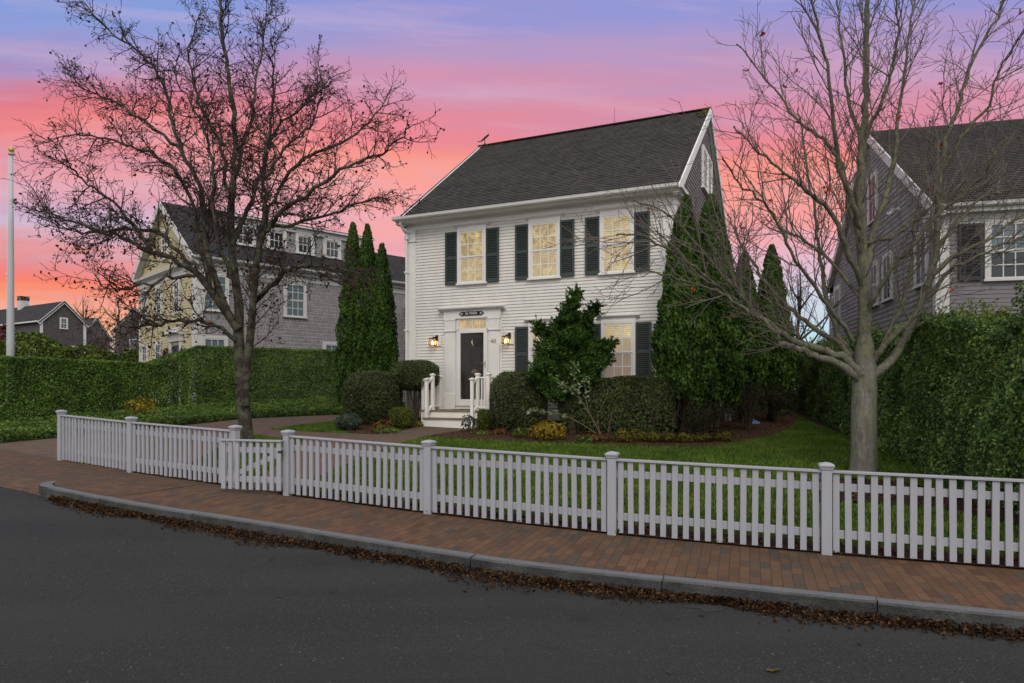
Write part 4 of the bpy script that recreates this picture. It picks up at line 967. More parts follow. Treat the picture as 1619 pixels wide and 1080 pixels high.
roof_plane(mb, (.1, RDP + 2.9, z(6.2)), (1, 0, 0), Vector((0, -3, .35)), 5, 3.0); mb.build('roof', M['roof'], Q)
mb = MB()
for yy in (-.3, RDP + .3):
    a = Vector((-.17, yy, z(rz_e) - .12)); b = Vector((-.17, rd, z(rz_r) - .11)); mb.bar(a, b, .04, .26); mb.bar(a + Vector((.09, 0, -.09)), b + Vector((.09, 0, -.09)), .13, .03)
mb.build('rake_board', M['trim_shade'], Q)
mb = MB(); mb.box(-.03, RW, -.035, 0, z(5.86), z(6.1)); mb.box(-.1, RW, -.3, 0, z(6.1), z(6.2)); mb.box(-.14, .1, -.33, .5, z(6.05), z(6.2)); mb.prism(gutter_prof(), ((-.1, -.32, z(6.2)), (0, 1, 0), (0, 0, 1)), (RW + .1, 0, 0)); mb.build('cornice', M['trim_shade'], Q)
mb = MB(); mb.box(-.04, .27, -.045, 0, z(.9), z(5.86)); mb.box(.06, .12, -.056, -.045, z(.9), z(5.8)); mb.box(-.04, 0, 0, .16, z(.9), z(6.0)); mb.build('corner_board', M['trim_shade'], Q, False, .004)
window(Q, I4, 1.56, z(4.48), z(5.84), .86, cols=3, rows=2, casing=.1, trim='trim_shade', shutters=((.47, .97), (2.14, 2.62)), shm='shutter_dark', curtain=.52)
window(Q, I4, 6.2, z(4.48), z(5.84), .86, cols=3, rows=2, casing=.1, trim='trim_shade', shutters=((5.1, 5.6), (6.8, 7.3)), shm='shutter_dark', curtain=.52)
for cy in (1.0, 4.06, 5.55, 11.0): window(Q, rs, RDP - cy, z(4.54), z(5.86), .78, cols=2, rows=1, casing=.1, trim='trim_shade')
window(Q, rs, RDP - 5.74, z(7.34), z(8.8), .84, cols=2, rows=1, casing=.11, trim='trim_shade')
window(Q, rs @ Matrix.Translation((-2.6, .35, 0)), 1.3, z(4.54), z(5.8), .8, cols=2, rows=1, casing=.1, trim='trim_shade')
mb = MB(rs); xx = RDP - 3.0; mb.box(xx - .06, xx + .06, -.08, 0, z(6.98), z(7.08)); 
for dx in (-.13, .13): mb.tube([(xx + dx * .4, -.08, z(7.03)), (xx + dx, -.16, z(7.0)), (xx + dx * 1.5, -.24, z(6.95))], [.03, .05, .065], 8)
mb.build('flood_light', M['letter'], Q)
# far corner of the plot behind: a small outbuilding roof line is hidden by trees
# ------------------------------------------------------------------ houses beyond the far hedge
def far_house(label, apex, eave_l, eave_r, D, length, ang, wallm, roofm, wins=(), chimney=None, front_w=0):
    """gable end facing us; apex and eaves given as photo points at distance D, ridge running left"""
    A = P(*apex, D); EL = P(*eave_l, D); ER = P(*eave_r, D)
    base = Vector(((EL.x + ER.x) / 2, D, 1.18)); t = thing('distant_house', label, 'house', base, ang)
    w = (ER.x - EL.x) / 2; ez = (EL.z + ER.z) / 2 - 1.18; rz = A.z - 1.18
    mb = MB(); mb.add([(-w, 0, 0), (w, 0, 0), (w, 0, ez), (0, 0, rz), (-w, 0, ez)], [[0, 1, 2, 3, 4]]); mb.quad((-w, length, 0), (-w, 0, 0), (-w, 0, ez), (-w, length, ez)); mb.quad((w, 0, 0), (w, length, 0), (w, length, ez), (w, 0, ez)); mb.build('wall', wallm, t)
    sv = Vector((w + .3, 0, (rz - ez) * (w + .3) / w)); mb = MB()
    roof_plane(mb, (-w - .3, length + .2, rz - sv.z + .05), (0, -1, 0), sv, length + .4, sv.length, .25); roof_plane(mb, (w + .3, -.2, rz - sv.z + .05), (0, 1, 0), Vector((-sv.x, 0, sv.z)), length + .4, sv.length, .25); mb.build('roof', roofm, t)
    mb = MB()
    for sx in (-1, 1): mb.bar((sx * (w + .3), -.16, rz - sv.z - .05), (0, -.16, rz - .03), .06, .22)
    for sx in (-1, 1): mb.box(sx * w - .12, sx * w + .12, -.03, .0, 0, ez)
    mb.box(-w - .35, -w - .2, 0, length, ez - .22, ez - .1); mb.build('trim', M['trim_shade'], t)
    for (cx, za, zb, ww, side_) in wins:
        Mw = I4 if not side_ else Matrix.Translation((-w, length, 0)) @ Matrix.Rotation(R(-90), 4, 'Z')
        window(t, Mw, cx, za, zb, ww, cols=2, rows=2, casing=.09, trim='trim_shade')
    if chimney:
        cx, cy, h = chimney; mb = MB(); mb.box(cx - .36, cx + .36, cy - .36, cy + .36, rz - .8, rz + h); ch = mb.build('chimney', M['chimney'], t)
        mb = MB(); mb.box(cx - .39, cx + .39, cy - .39, cy + .39, rz + h, rz + h + .24); mb.box(cx - .42, cx + .42, cy - .42, cy + .42, rz + h + .34, rz + h + .39)
        for a in (-.3, .3):
            for b in (-.3, .3): mb.box(cx + a - .04, cx + a + .04, cy + b - .04, cy + b + .04, rz + h + .24, rz + h + .34)
        mb.build('chimney_cap', M['black'], ch)
    return t
far_house('distant grey house with white chimney and dark roof beyond the hedges', (101, 477), (69, 509), (132, 507), 62, 16, R(58), M['shingle_far'], M['roof_left'],
          wins=((.0, 6.1, 7.0, .5, False), (-.9, 3.0, 4.6, .8, False), (1.1, 3.0, 4.5, .8, False), (2.0, 3.0, 4.9, 1.0, True), (5.2, 3.0, 4.9, 1.0, True), (8.4, 3.0, 4.9, 1.0, True), (11.6, 3.0, 4.9, 1.0, True), (14.4, 3.0, 4.9, 1.0, True)), chimney=(0, 7.8, .62))
far_house('distant brown roofed house seen between the grey gable and yellow front', (152, 503), (126, 532), (178, 538), 85, 10, R(70), M['shingle_far'], M['roof'], wins=((0, 3.4, 4.8, .9, False),))
far_house('distant brown gable close beside the left edge of the yellow front', (213, 486), (184, 522), (243, 522), 72, 9, R(20), M['shingle_far'], M['roof'], wins=((0, 4.6, 5.8, .9, False),))
# flagpole
p0 = P(17, 566, 22); p0.z = gz(22); fp = thing('flagpole', 'tall pale flagpole with gilded ball behind the clipped hedge', 'flagpole', p0)
topz = CAMZ + (HZ - 243) / F * 22 - p0.z
mb = MB(); mb.tube([(0, 0, 0), (.0, 0, 2.5), (.01, 0, 6), (.02, 0, topz)], [.105, .10, .075, .045], 16); mb.build('pole', M['pole'], fp, True)
mb = MB(); mb.lathe((.02, 0, topz), [(.03, -.05), (.1, -.03), (.1, .0), (.02, .02), (.02, .06)], 12); mb.build('truck', M['pole'], fp)
mb = MB(); mb.lathe((.02, 0, topz + .13), [(.001, -.09), (.05, -.078), (.08, -.045), (.09, 0), (.08, .045), (.05, .078), (.001, .09)], 14); mb.build('ball', M['gold'], fp, True)
mb = MB(); mb.tube([(-.12, -.03, .9), (-.10, -.03, 4), (-.06, -.02, topz)], .006, 5); mb.lathe((-.115, -.03, 4.6), [(.001, -.04), (.025, 0), (.001, .04)], 8); mb.build('halyard', M['letter'], fp)
# ------------------------------------------------------------------ foliage kit
def unit(a): return a / np.maximum(np.linalg.norm(a, axis=1, keepdims=True), 1e-9)
def cards(pts, nrm, size, asp=.5, up=None, tilt=.8, fold=.18, jit=.45):
    """leaf-sized folded faces: base, edge, tip, edge"""
    n = len(pts); size = size * RNG.uniform(1 - jit, 1 + jit, n)
    rv = RNG.normal(size=(n, 3))
    N = unit(nrm + rv * tilt)
    d = RNG.normal(size=(n, 3))
    if up is not None: d = d * (1 - up[0]) + np.asarray(up[1]) * up[0] * 2.2 if not isinstance(up[1], np.ndarray) or up[1].ndim == 1 else d * (1 - up[0]) + up[1] * up[0] * 2.2
    d = unit(d - N * (d * N).sum(1, keepdims=True)); s = np.cross(N, d)
    L = size[:, None]; Wd = L * asp * .5
    b = pts - d * L * .5
    m = b + d * L * .48 + N * L * fold * .5
    v = np.stack([b, m + s * Wd, b + d * L, m - s * Wd], 1).reshape(-1, 3)
    q = np.arange(n * 4).reshape(-1, 4)
    return v, q
def foliage(name, parts, m, parent):
    vs = []; qs = []; o = 0
    for v, q in parts: vs.append(v); qs.append(q + o); o += len(v)
    return link(name, mesh_np(name, np.concatenate(vs), np.concatenate(qs)), m, parent)
def lump(p, f=2.0, seed=0.0):
    x, y, z = p[:, 0] * f + seed, p[:, 1] * f + seed * 1.7, p[:, 2] * f
    return (np.sin(x * 1.7 + np.sin(y * 1.3 + seed)) * np.cos(y * 2.1 + z) + .6 * np.sin(z * 2.9 + x * .7 + seed) * np.cos(x * 3.3 - y * 1.9) + .4 * np.sin(5.1 * x + 4.3 * z) * np.sin(4.7 * y - 3.1 * z)) / 2
def tubes(name, branches, m, parent, smooth=True, nmin=3):
    vs = []; qs = []; o = 0
    for pts, rad in branches:
        p = np.asarray(pts, float); k = len(p); r = np.asarray(rad, float)
        n = 10 if r[0] > .08 else 7 if r[0] > .03 else 5 if r[0] > .012 else nmin
        t = np.gradient(p, axis=0); t = unit(t)
        ref = np.array([.37, .21, .9]) if abs(t[:, 2]).mean() < .85 else np.array([.9, .3, .1])
        a = unit(np.cross(t, ref)); b = np.cross(t, a)
        th = np.arange(n) * 2 * np.pi / n
        ring = p[:, None] + (a[:, None] * np.cos(th)[None, :, None] + b[:, None] * np.sin(th)[None, :, None]) * r[:, None, None]
        vs.append(ring.reshape(-1, 3))
        i = np.arange(k - 1)[:, None] * n; j = np.arange(n)[None]; jn = (np.arange(n) + 1) % n
        q = np.stack([i + j, i + jn[None], i + n + jn[None], i + n + j], -1).reshape(-1, 4) + o
        qs.append(q); o += k * n
    return link(name, mesh_np(name, np.concatenate(vs), np.concatenate(qs)), m, parent, smooth)
def grow(parent, levels, lv, out, tips, bend=0.0):
    """children along one branch; levels: per metre, length lo/hi, angle lo/hi, radius, wiggle, upward pull, start"""
    if lv >= len(levels): return
    per, l0, l1, a0, a1, r0, wig, pull, start = levels[lv]
    pts, rad = parent; p = np.asarray(pts); seg = np.linalg.norm(np.diff(p, axis=0), axis=1); cum = np.concatenate([[0], np.cumsum(seg)]); L = cum[-1]
    n = int(per * L * (1 - start) + rnd.random())
    for c in range(n):
        s = L * (start + (1 - start) * (c + rnd.random()) / max(n, 1)); s = min(s, L * .999)
        i = int(np.searchsorted(cum, s) - 1); i = max(0, min(i, len(p) - 2)); f = (s - cum[i]) / max(seg[i], 1e-6)
        b = p[i] + (p[i + 1] - p[i]) * f; t = (p[i + 1] - p[i]) / max(seg[i], 1e-6); pr = rad[i] + (rad[i + 1] - rad[i]) * f
        rv = np.array([rnd.gauss(0, 1), rnd.gauss(0, 1), rnd.gauss(0, 1)]); rv -= t * rv.dot(t); rv /= max(np.linalg.norm(rv), 1e-6)
        a = math.radians(rnd.uniform(a0, a1)); d = t * math.cos(a) + rv * math.sin(a)
        ln = rnd.uniform(l0, l1) * (1.1 - .5 * s / L); k = max(2, int(ln / .16)) if lv < 2 else 2
        r = min(r0 * rnd.uniform(.75, 1.2), pr * .8)
        q = [b]; cur = d
        for e in range(k):
            cur = cur + np.array([rnd.gauss(0, wig), rnd.gauss(0, wig), rnd.gauss(0, wig) + pull]); cur = cur / np.linalg.norm(cur); q.append(q[-1] + cur * ln / k)
        rr = [max(.0045, r * (1 - .6 * e / k)) for e in range(k + 1)]
        br = (q, rr); out.append(br)
        if lv >= 1: tips.append((q[-1], cur))
        grow(br, levels, lv + 1, out, tips)
def smooth_path(pts, rad, n=5):
    p = [Vector(x) for x in pts]; o = []; r = []
    for i in range(len(p) - 1):
        a, b, c, d = p[max(i - 1, 0)], p[i], p[i + 1], p[min(i + 2, len(p) - 1)]
        for k in range(n):
            s = k / n; o.append(tuple(.5 * ((2 * b) + (c - a) * s + (2 * a - 5 * b + 4 * c - d) * s * s + (3 * b - a - 3 * c + d) * s ** 3))); r.append(rad[i] + (rad[i + 1] - rad[i]) * s)
    o.append(tuple(p[-1])); r.append(rad[-1]); return o, r
def skeleton(paths, D, base, gnarl=.03, n=5):
    """paths: (photo points, depth offset start, depth offset end, radius start, radius end)"""
    out = []
    for pp, d0, d1, r0, r1 in paths:
        m = len(pp); pts = []; rad = []
        for i, (x, y) in enumerate(pp):
            s = i / (m - 1); v = P(x, y, D + d0 + (d1 - d0) * s) - base; pts.append(v); rad.append(r0 + (r1 - r0) * s ** .8)
        q, r = smooth_path(pts, rad, n)
        q = [(a + rnd.gauss(0, gnarl) * (1 - rr / .25), b + rnd.gauss(0, gnarl), c + rnd.gauss(0, gnarl)) if 0 < i < len(q) - 1 and rr < .09 else (a, b, c) for i, ((a, b, c), rr) in enumerate(zip(q, r))]
        out.append((q, r))
    return out

# ------------------------------------------------------------------ the tree by the gate
tb = P(391, 706, 15.5); tb.z = gz(15.5) - .05
T1 = thing('tree', 'spreading dark tree behind the gate with withered brown leaves and a forked trunk', 'tree', tb)
mains = skeleton([
    ([(391, 712), (390, 698), (387, 660), (383, 610), (379, 560), (377, 520), (378, 487), (372, 440), (366, 389), (366, 330), (369, 272), (371, 194), (361, 117), (352, 58), (348, -10), (352, -60)], 0, .3, .235, .022),
    ([(386, 640), (389, 590), (396, 530), (400, 480), (404, 430), (410, 395), (425, 360), (452, 330), (507, 290), (561, 258), (612, 238), (648, 202)], -.1, -1.4, .15, .014),
    ([(377, 520), (357, 492), (335, 462), (313, 434), (277, 412), (230, 394), (180, 372), (120, 352), (52, 330)], 0, -.9, .15, .014),
    ([(362, 500), (340, 440), (327, 385), (320, 311), (289, 241), (269, 187), (258, 128), (227, 89), (168, 43), (130, 2)], .0, 1.2, .11, .012),
    ([(333, 460), (318, 390), (300, 310), (258, 253), (195, 226), (130, 214), (82, 222)], .1, 1.6, .085, .012),
    ([(374, 450), (350, 400), (335, 330), (338, 270), (322, 200), (292, 150), (270, 95)], .0, -1.2, .08, .012),
    ([(366, 389), (392, 330), (413, 270), (430, 215), (480, 167), (522, 128)], .1, 1.7, .085, .012),
    ([(408, 398), (425, 330), (468, 262), (526, 233), (585, 194), (618, 140)], -.2, .9, .085, .012),
    ([(404, 420), (418, 340), (416, 270), (430, 190), (432, 120), (428, 60)], -.2, -1.6, .075, .012),
    ([(400, 480), (443, 437), (467, 424), (500, 421), (535, 424), (572, 432)], -.1, -1.9, .085, .014),
    ([(378, 545), (352, 520), (320, 509), (289, 508), (244, 514), (205, 520), (190, 535)], .1, -1.8, .07, .012),
    ([(366, 330), (378, 250), (398, 180), (406, 110), (420, 40), (430, 0)], .2, 1.9, .06, .012),
    ([(300, 420), (250, 370), (200, 362), (150, 368), (98, 360), (62, 330)], -.1, .9, .065, .012),
    ([(313, 434), (262, 440), (220, 450), (180, 460), (150, 440)], -.3, -2.3, .05, .010),
    ([(360, 300), (345, 220), (310, 150), (300, 80), (318, 20)], .2, 1.0, .055, .012),
    ([(425, 360), (480, 350), (540, 330), (600, 312), (625, 318)], -.6, .9, .055, .010),
    ([(415, 290), (450, 235), (490, 200), (510, 140), (500, 95)], .5, 2.4, .05, .010),
    ([(289, 241), (230, 195), (180, 160), (130, 140), (100, 110)], .5, 2.2, .05, .010),
    ([(240, 395), (190, 330), (140, 290), (110, 260), (95, 255)], -.5, -1.7, .045, .010),
], 15.5, tb)
mains = [(q_, [x_ * (.78 if x_ > .05 else .86) for x_ in r_]) for q_, r_ in mains]
tubes('trunk', mains, M['bark_left'], T1)
tw = []; tips = []
LEFT = [(7.2, .4, 1.45, 26, 62, .015, .20, .05, .15), (9.5, .2, .66, 30, 70, .0085, .24, .03, .10), (11.0, .08, .26, 30, 75, .0062, .22, .04, .08)]
for b in mains[1:] + [([mains[0][0][i] for i in range(28, len(mains[0][0]))], mains[0][1][28:])]: grow(b, LEFT, 0, tw, tips)
for b in tw:
    pass
tubes('branches', tw, M['twig_left'], T1)
def tip_leaves(tips, frac, size, zbias=0, k=1):
    sel = [t for t in tips if rnd.random() < frac * (1.0 + zbias * max(0, min(1, (6.2 - t[0][2]) / 3.0)))]
    p = np.array([t[0] for t in sel]); p = np.repeat(p, k, 0) + RNG.normal(scale=.02, size=(len(sel) * k, 3))
    return cards(p, RNG.normal(size=p.shape), size, .62, (.35, np.array([0, 0, -1.0])), .5, .35)
foliage('leaves', [tip_leaves(tips, .15, .072, 2.2)], M['leaf_dead'], T1)
sel = [t for t in tips if t[0][2] < 4.8]
foliage('rust_leaves', [tip_leaves(sel, .12, .066)], M['leaf_rust'], T1)

# ------------------------------------------------------------------ the maple on the right
tb = P(1365, 746, 12.35); tb.z = gz(12.35) - .04
T2 = thing('tree', 'bare maple with pale grey trunk and mossy limbs on the right of the lawn', 'tree', tb)
mains = skeleton([
    ([(1364, 752), (1365, 742), (1366, 722), (1366, 690), (1366, 650), (1367, 618), (1367, 590), (1367, 560), (1367, 530)], 0, 0, .25, .205),
    ([(1367, 600), (1366, 560), (1367, 500), (1366, 440), (1362, 380), (1360, 311), (1363, 233), (1368, 150), (1369, 67), (1372, -20), (1380, -110)], 0, .3, .17, .03),
    ([(1358, 600), (1330, 577), (1288, 561), (1250, 548), (1231, 541), (1225, 524), (1191, 497), (1150, 470), (1116, 452), (1059, 437), (1010, 420)], -.05, -.9, .095, .010),
    ([(1360, 592), (1330, 564), (1260, 541), (1214, 509), (1179, 475), (1156, 429), (1142, 390), (1128, 350)], -.1, -.2, .10, .012),
    ([(1362, 585), (1330, 546), (1288, 520), (1248, 486), (1214, 452), (1191, 417), (1168, 380), (1150, 340)], .05, 1.2, .075, .011),
    ([(1214, 509), (1170, 482), (1120, 440), (1070, 400), (1020, 375), (975, 372)], -.15, -1.6, .05, .008),
    ([(1179, 475), (1130, 420), (1080, 360), (1040, 330), (1000, 318)], -.2, .6, .04, .007),
    ([(1362, 572), (1330, 540), (1310, 480), (1296, 410), (1288, 340), (1272, 240), (1262, 170)], .1, 1.6, .075, .012),
    ([(1364, 450), (1345, 410), (1318, 345), (1280, 305), (1250, 280), (1200, 240), (1160, 200)], .05, -1.0, .07, .010),
    ([(1361, 380), (1340, 310), (1323, 249), (1296, 215), (1266, 197), (1224, 140), (1165, 70)], .05, 1.0, .07, .010),
    ([(1361, 360), (1335, 290), (1318, 207), (1308, 104), (1290, 20), (1284, -40)], .05, -1.2, .065, .010),
    ([(1350, 540), (1300, 470), (1250, 400), (1216, 330), (1170, 290), (1142, 250)], .1, -1.4, .05, .008),
    ([(1372, 597), (1396, 582), (1418, 558), (1440, 516), (1462, 465), (1478, 400), (1483, 330), (1487, 271), (1498, 220), (1516, 165), (1532, 110), (1568, 40), (1592, -10)], -.05, .6, .11, .02),
    ([(1370, 585), (1392, 556), (1420, 525), (1446, 500), (1476, 460), (1500, 430), (1527, 415), (1590, 388), (1640, 360)], .0, -1.3, .085, .012),
    ([(1464, 452), (1500, 412), (1556, 382), (1612, 342), (1650, 318)], -.1, -.5, .06, .012),
    ([(1366, 440), (1384, 360), (1404, 300), (1415, 235), (1424, 160), (1436, 70), (1452, -20)], .05, 1.3, .085, .014),
    ([(1366, 500), (1392, 450), (1430, 400), (1478, 345), (1530, 300), (1566, 262), (1600, 190)], .05, -1.5, .065, .010),
    ([(1367, 385), (1415, 372), (1450, 345), (1500, 310), (1560, 250), (1610, 215)], .1, 1.2, .05, .010),
    ([(1478, 400), (1520, 345), (1560, 310), (1600, 300), (1640, 280)], .3, 1.8, .045, .010),
    ([(1363, 233), (1385, 180), (1410, 120), (1420, 50), (1415, -20)], .2, -.9, .05, .010),
    ([(1363, 220), (1340, 160), (1335, 90), (1325, 20), (1330, -40)], .2, 1.0, .045, .010),
    ([(1487, 271), (1520, 220), (1560, 170), (1580, 110), (1612, 60)], .4, -.6, .045, .010),
    ([(1360, 470), (1300, 400), (1240, 360), (1196, 300), (1160, 255)], .1, 2.0, .045, .008),
    ([(1380, 575), (1420, 500), (1440, 430), (1446, 350), (1462, 280), (1470, 190)], .1, 1.6, .06, .010),
], 12.35, tb, .018)
mains = [mains[0]] + [(q_, [x_ * .86 for x_ in r_]) for q_, r_ in mains[1:]]
fl = mains[0]; fl[1][:] = [.31, .285, .262, .245, .235] + [.228 - .02 * i / 20 for i in range(20)] + [.207, .206, .205, .203, .201, .198, .194, .19, .184, .178, .171, .163, .152, .138, .118, .09]
fl = (fl[0], fl[1][:len(fl[0])]); mains[0] = fl
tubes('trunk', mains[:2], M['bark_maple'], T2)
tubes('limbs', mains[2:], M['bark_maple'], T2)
tw = []; tips = []
RIGHT = [(4.4, .6, 2.0, 20, 46, .012, .10, .06, .16), (5.0, .3, .9, 22, 50, .0070, .10, .04, .12), (4.2, .1, .36, 25, 55, .0052, .1, .04, .1)]
for b in mains[1:]: grow(b, RIGHT, 0, tw, tips)
tubes('branches', tw, M['twig_right'], T2)
rr = random.Random(5); sel = rr.sample(tips, 26); pts = []
for t_ in sel:
    for k in range(4): pts.append(np.array(t_[0]) + np.array([rr.gauss(0, .022), rr.gauss(0, .022), rr.gauss(0, .022) - .03]))
pts = np.array(pts); foliage('leaves', [cards(pts, RNG.normal(size=pts.shape), .075, .6, None, .8, .3)], M['leaf_maple'], T2)
def bumps(name, branches, m, parent, n, size):
    """lichen tufts clinging to the limbs"""
    pp = []; nn = []
    for pts, rad in branches:
        p = np.array(pts); r = np.array(rad)
        L = np.linalg.norm(np.diff(p, axis=0), axis=1).sum(); c = int(n * L)
        if c < 1: continue
        i = RNG.integers(0, len(p) - 1, c); f = RNG.random(c)[:, None]; q = p[i] * (1 - f) + p[i + 1] * f; d = unit(RNG.normal(size=(c, 3)) + np.array([0, 0, .7])); pp.append(q + d * r[i][:, None] * .95); nn.append(d)
    pp = np.concatenate(pp); nn = np.concatenate(nn)
    return foliage(name, [cards(pp, nn, size, .8, (.5, nn), .9, .3)], m, parent)
M['lichen'] = m_leaf('lichen tufts', [(0, (.06, .062, .03)), (.5, (.12, .125, .06)), (1, (.20, .20, .12))], .9, .1, .1)
bumps('lichen', [b for b in mains[1:]], M['lichen'], T2, 170, .028)

# ------------------------------------------------------------------ hedges
def hedge(name, label, cat, spine, hw, top, leaf, m, per_m2, stems=True, rag=.05, fade=.0, shoots=0, parent_loc=None, thin=.0, group=None, low=0.0, near=''):
    x0, y0 = spine[0]; base = Vector((x0, y0, gz(y0))); t = thing(name, label, cat, base, 0, group)
    ln = [0]
    for i in range(1, len(spine)): ln.append(ln[-1] + (Vector(spine[i]) - Vector(spine[i - 1])).length)
    L = ln[-1]; H_ = np.mean([top(s) - gz(at_len(spine, ln, s)[1]) for s in (0, L * .5, L)])
    N_side = int(L * H_ * per_m2); N_top = int(L * 2 * hw * per_m2 * .8); N_end = int(2 * hw * H_ * per_m2)
    out = []
    for kind, n in (('a', N_side if near != 'b' else int(N_side * .4)), ('b', N_side if near != 'a' else int(N_side * .4)), ('t', N_top), ('e', N_end), ('f', N_end), ('in', int(N_side * .5))):
        s = RNG.uniform(0, L, n); xy = np.array([at_len(spine, ln, q) for q in s]); xy2 = np.array([at_len(spine, ln, min(L, q + .05)) for q in s]); xy1 = np.array([at_len(spine, ln, max(0, q - .05)) for q in s])
        tg = xy2 - xy1; tg /= np.maximum(np.linalg.norm(tg, axis=1, keepdims=True), 1e-6); nr_ = np.stack([tg[:, 1], -tg[:, 0]], 1)
        zb = np.array([gz(y) for y in xy[:, 1]]) + low; zt = np.array([top(q) for q in s])
        dep = np.abs(RNG.exponential(.07, n)); u = RNG.random(n)
        if fade: u = np.where(RNG.random(n) < fade, u ** .55, u)
        if kind in 'ab':
            sg_ = 1 if kind == 'a' else -1; zz = zb + (zt - zb) * u; off = sg_ * (hw * (1 - .10 * u - (.42 * u ** 5 if shoots else 0)) - dep); nz = np.zeros(n); nm = np.stack([nr_[:, 0] * sg_, nr_[:, 1] * sg_, nz + .25], 1)
        elif kind == 't': off = RNG.uniform(-hw, hw, n) * .95; zz = zt - dep * .7 - (np.abs(off) / hw) ** 4 * .06; nm = np.stack([nr_[:, 0] * off * .3, nr_[:, 1] * off * .3, np.ones(n)], 1)
        elif kind in 'ef':
            sg_ = -1 if kind == 'e' else 1; e = 0 if kind == 'e' else L; p_ = np.array(at_len(spine, ln, e)); xy = np.repeat(p_[None], n, 0) - tg[:1] * 0; off = RNG.uniform(-hw, hw, n); zb = np.full(n, gz(p_[1]) + low); zt = np.full(n, top(e)); zz = zb + (zt - zb) * u
            ee = np.array(at_len(spine, ln, .05 if kind == 'e' else L)) - np.array(at_len(spine, ln, 0 if kind == 'e' else L - .05)); ee /= np.linalg.norm(ee); xy = xy - sg_ * ee * dep[:, None]; nr_ = np.repeat(np.array([[ee[1], -ee[0]]]), n, 0); nm = np.repeat(np.array([[sg_ * ee[0], sg_ * ee[1], .2]]), n, 0)
        else: off = RNG.uniform(-hw, hw, n) * .7; zz = zb + (zt - zb) * u * .95; nm = RNG.normal(size=(n, 3))
        p = np.stack([xy[:, 0] + nr_[:, 0] * off, xy[:, 1] + nr_[:, 1] * off, zz], 1)
        lf = lump(p, 1.6, 1.0) * rag + lump(p, 5.0, 2.0) * rag * .5
        p = p + unit(nm) * lf[:, None]
        if thin:
            keep = (RNG.random(n) > thin * np.clip(1.3 - (zz - zb) / (zt - zb) * 2.2, 0, 1) * (lump(p, 1.2, 4.0) > -.05)); p = p[keep]; nm = nm[keep]
        out.append(cards(p - np.array(base), nm, leaf * (1.25 if kind == 'in' else 1), .52, (.3, np.array([0, 0, 1.0])), .75))
    if shoots:
        pp = []; nn = []
        for k in range(int(shoots * L)):
            s = rnd.uniform(0, L); x, y = at_len(spine, ln, s); h = rnd.uniform(.1, .38); off = rnd.uniform(-hw, hw); lx, ly = rnd.gauss(0, .08), rnd.gauss(0, .08)
            for j in range(int(h / .022)):
                f = j / (h / .022); pp.append((x + off + lx * f + rnd.gauss(0, .02), y + ly * f + rnd.gauss(0, .02), top(s) - .03 + h * f)); nn.append((rnd.gauss(0, 1), rnd.gauss(0, 1), .4))
        young = [cards(np.array(pp) - np.array(base), np.array(nn), leaf, .5, (.4, np.array([0, 0, 1.0])), .6)]
        n = int(L * 260); s_ = RNG.uniform(0, L, n); xy = np.array([at_len(spine, ln, q) for q in s_]); u_ = 1 - RNG.random(n) ** 2 * .30; zb = np.array([gz(y) for y in xy[:, 1]]); zt = np.array([top(q) for q in s_])
        yp = np.stack([xy[:, 0] - hw * (1.02 - .10 * u_ - .42 * u_ ** 5), xy[:, 1], zb + (zt - zb) * u_], 1); yp[:, 0] += lump(yp, 1.6, 1.0) * -rag + RNG.normal(scale=.03, size=n)
        young.append(cards(yp - np.array(base), np.repeat(np.array([[-.6, -.2, .8]]), n, 0), leaf, .5, (.3, np.array([0, 0, 1.0])), .7))
        foliage('young_growth', young, M['leaf_young'], t)
    foliage('foliage', out, m, t)
    if stems:
        br = []
        for k in range(int(L * 7)):
            x, y = at_len(spine, ln, rnd.uniform(0, L)); off = rnd.uniform(-hw, hw) * .6; b = Vector((x + off, y + rnd.uniform(-.2, .2), gz(y) - .03)) - base; h = (top(0) - gz(y0)) * rnd.uniform(.5, .8); q = [b]
            for j in range(4): q.append(q[-1] + Vector((rnd.gauss(0, .07), rnd.gauss(0, .07), h / 4)))
            br.append(([tuple(v) for v in q], [.018, .015, .012, .009, .006]))
        tubes('stems', br, M['stem'], t)
    return t
SPL = [(-15.9, 17.3), (-14.75, 19.2), (-12.85, 24.3), (-12.3, 25.25), (-11.2, 25.95), (-7.0, 29.0)]
def hl_top(s):
    a, b = 8.2, 9.3        # the top steps up in a clipped ramp
    return 2.72 if s < a - .6 else 3.40 if s > b else 2.72 + .68 * (s - a + .6) / (b - a + .6)
hedge('hedge', 'tall clipped green hedge whose flat top ramps up beside the yellow house', 'hedge', SPL, .55, hl_top, .060, M['leaf_hedge'], 2100, True, .035, .35, 0, None, .5, near='a')
SPR = [(7.35 + .23 * (D - 12.7) + .95, D) for D in (6.6, 9, 12, 15, 18, 21, 24.5)]
hedge('hedge', 'tall bushy glossy hedge with loose shoots on top along the right edge of the lawn', 'hedge', SPR, .80, lambda s: 2.86 + .12 * math.sin(s * 1.3) + .08 * math.sin(s * 3.1 + 1) + .015 * s, .062, M['leaf_holly'], 2400, True, .26, .25, 16, near='b')
hedge('hedge', 'looser yellow green hedge far behind the clipped one below the distant houses', 'hedge', [(-33, 33), (-27, 34), (-22, 35), (-17.5, 37)], .9, lambda s: 4.35 + .3 * math.sin(s * .9) + .2 * math.sin(s * 2.3) - .03 * s, .20, M['leaf_far'], 170, False, .3)
hedge('hedge', 'dark shaded hedge closing the back of the yard under the lone spire evergreen', 'hedge', [(5.8, 26.6), (8.5, 27.0), (12.5, 27.6)], .6, lambda s: 3.1 + .15 * math.sin(s * 2.1), .11, M['leaf_box'], 520, False, .12, 0, 0, near='a')
def hloc(x, y): v = Matrix.Rotation(HA, 3, 'Z') @ Vector((x, y, 0)); return (v.x - 3.304, v.y + 21.375)
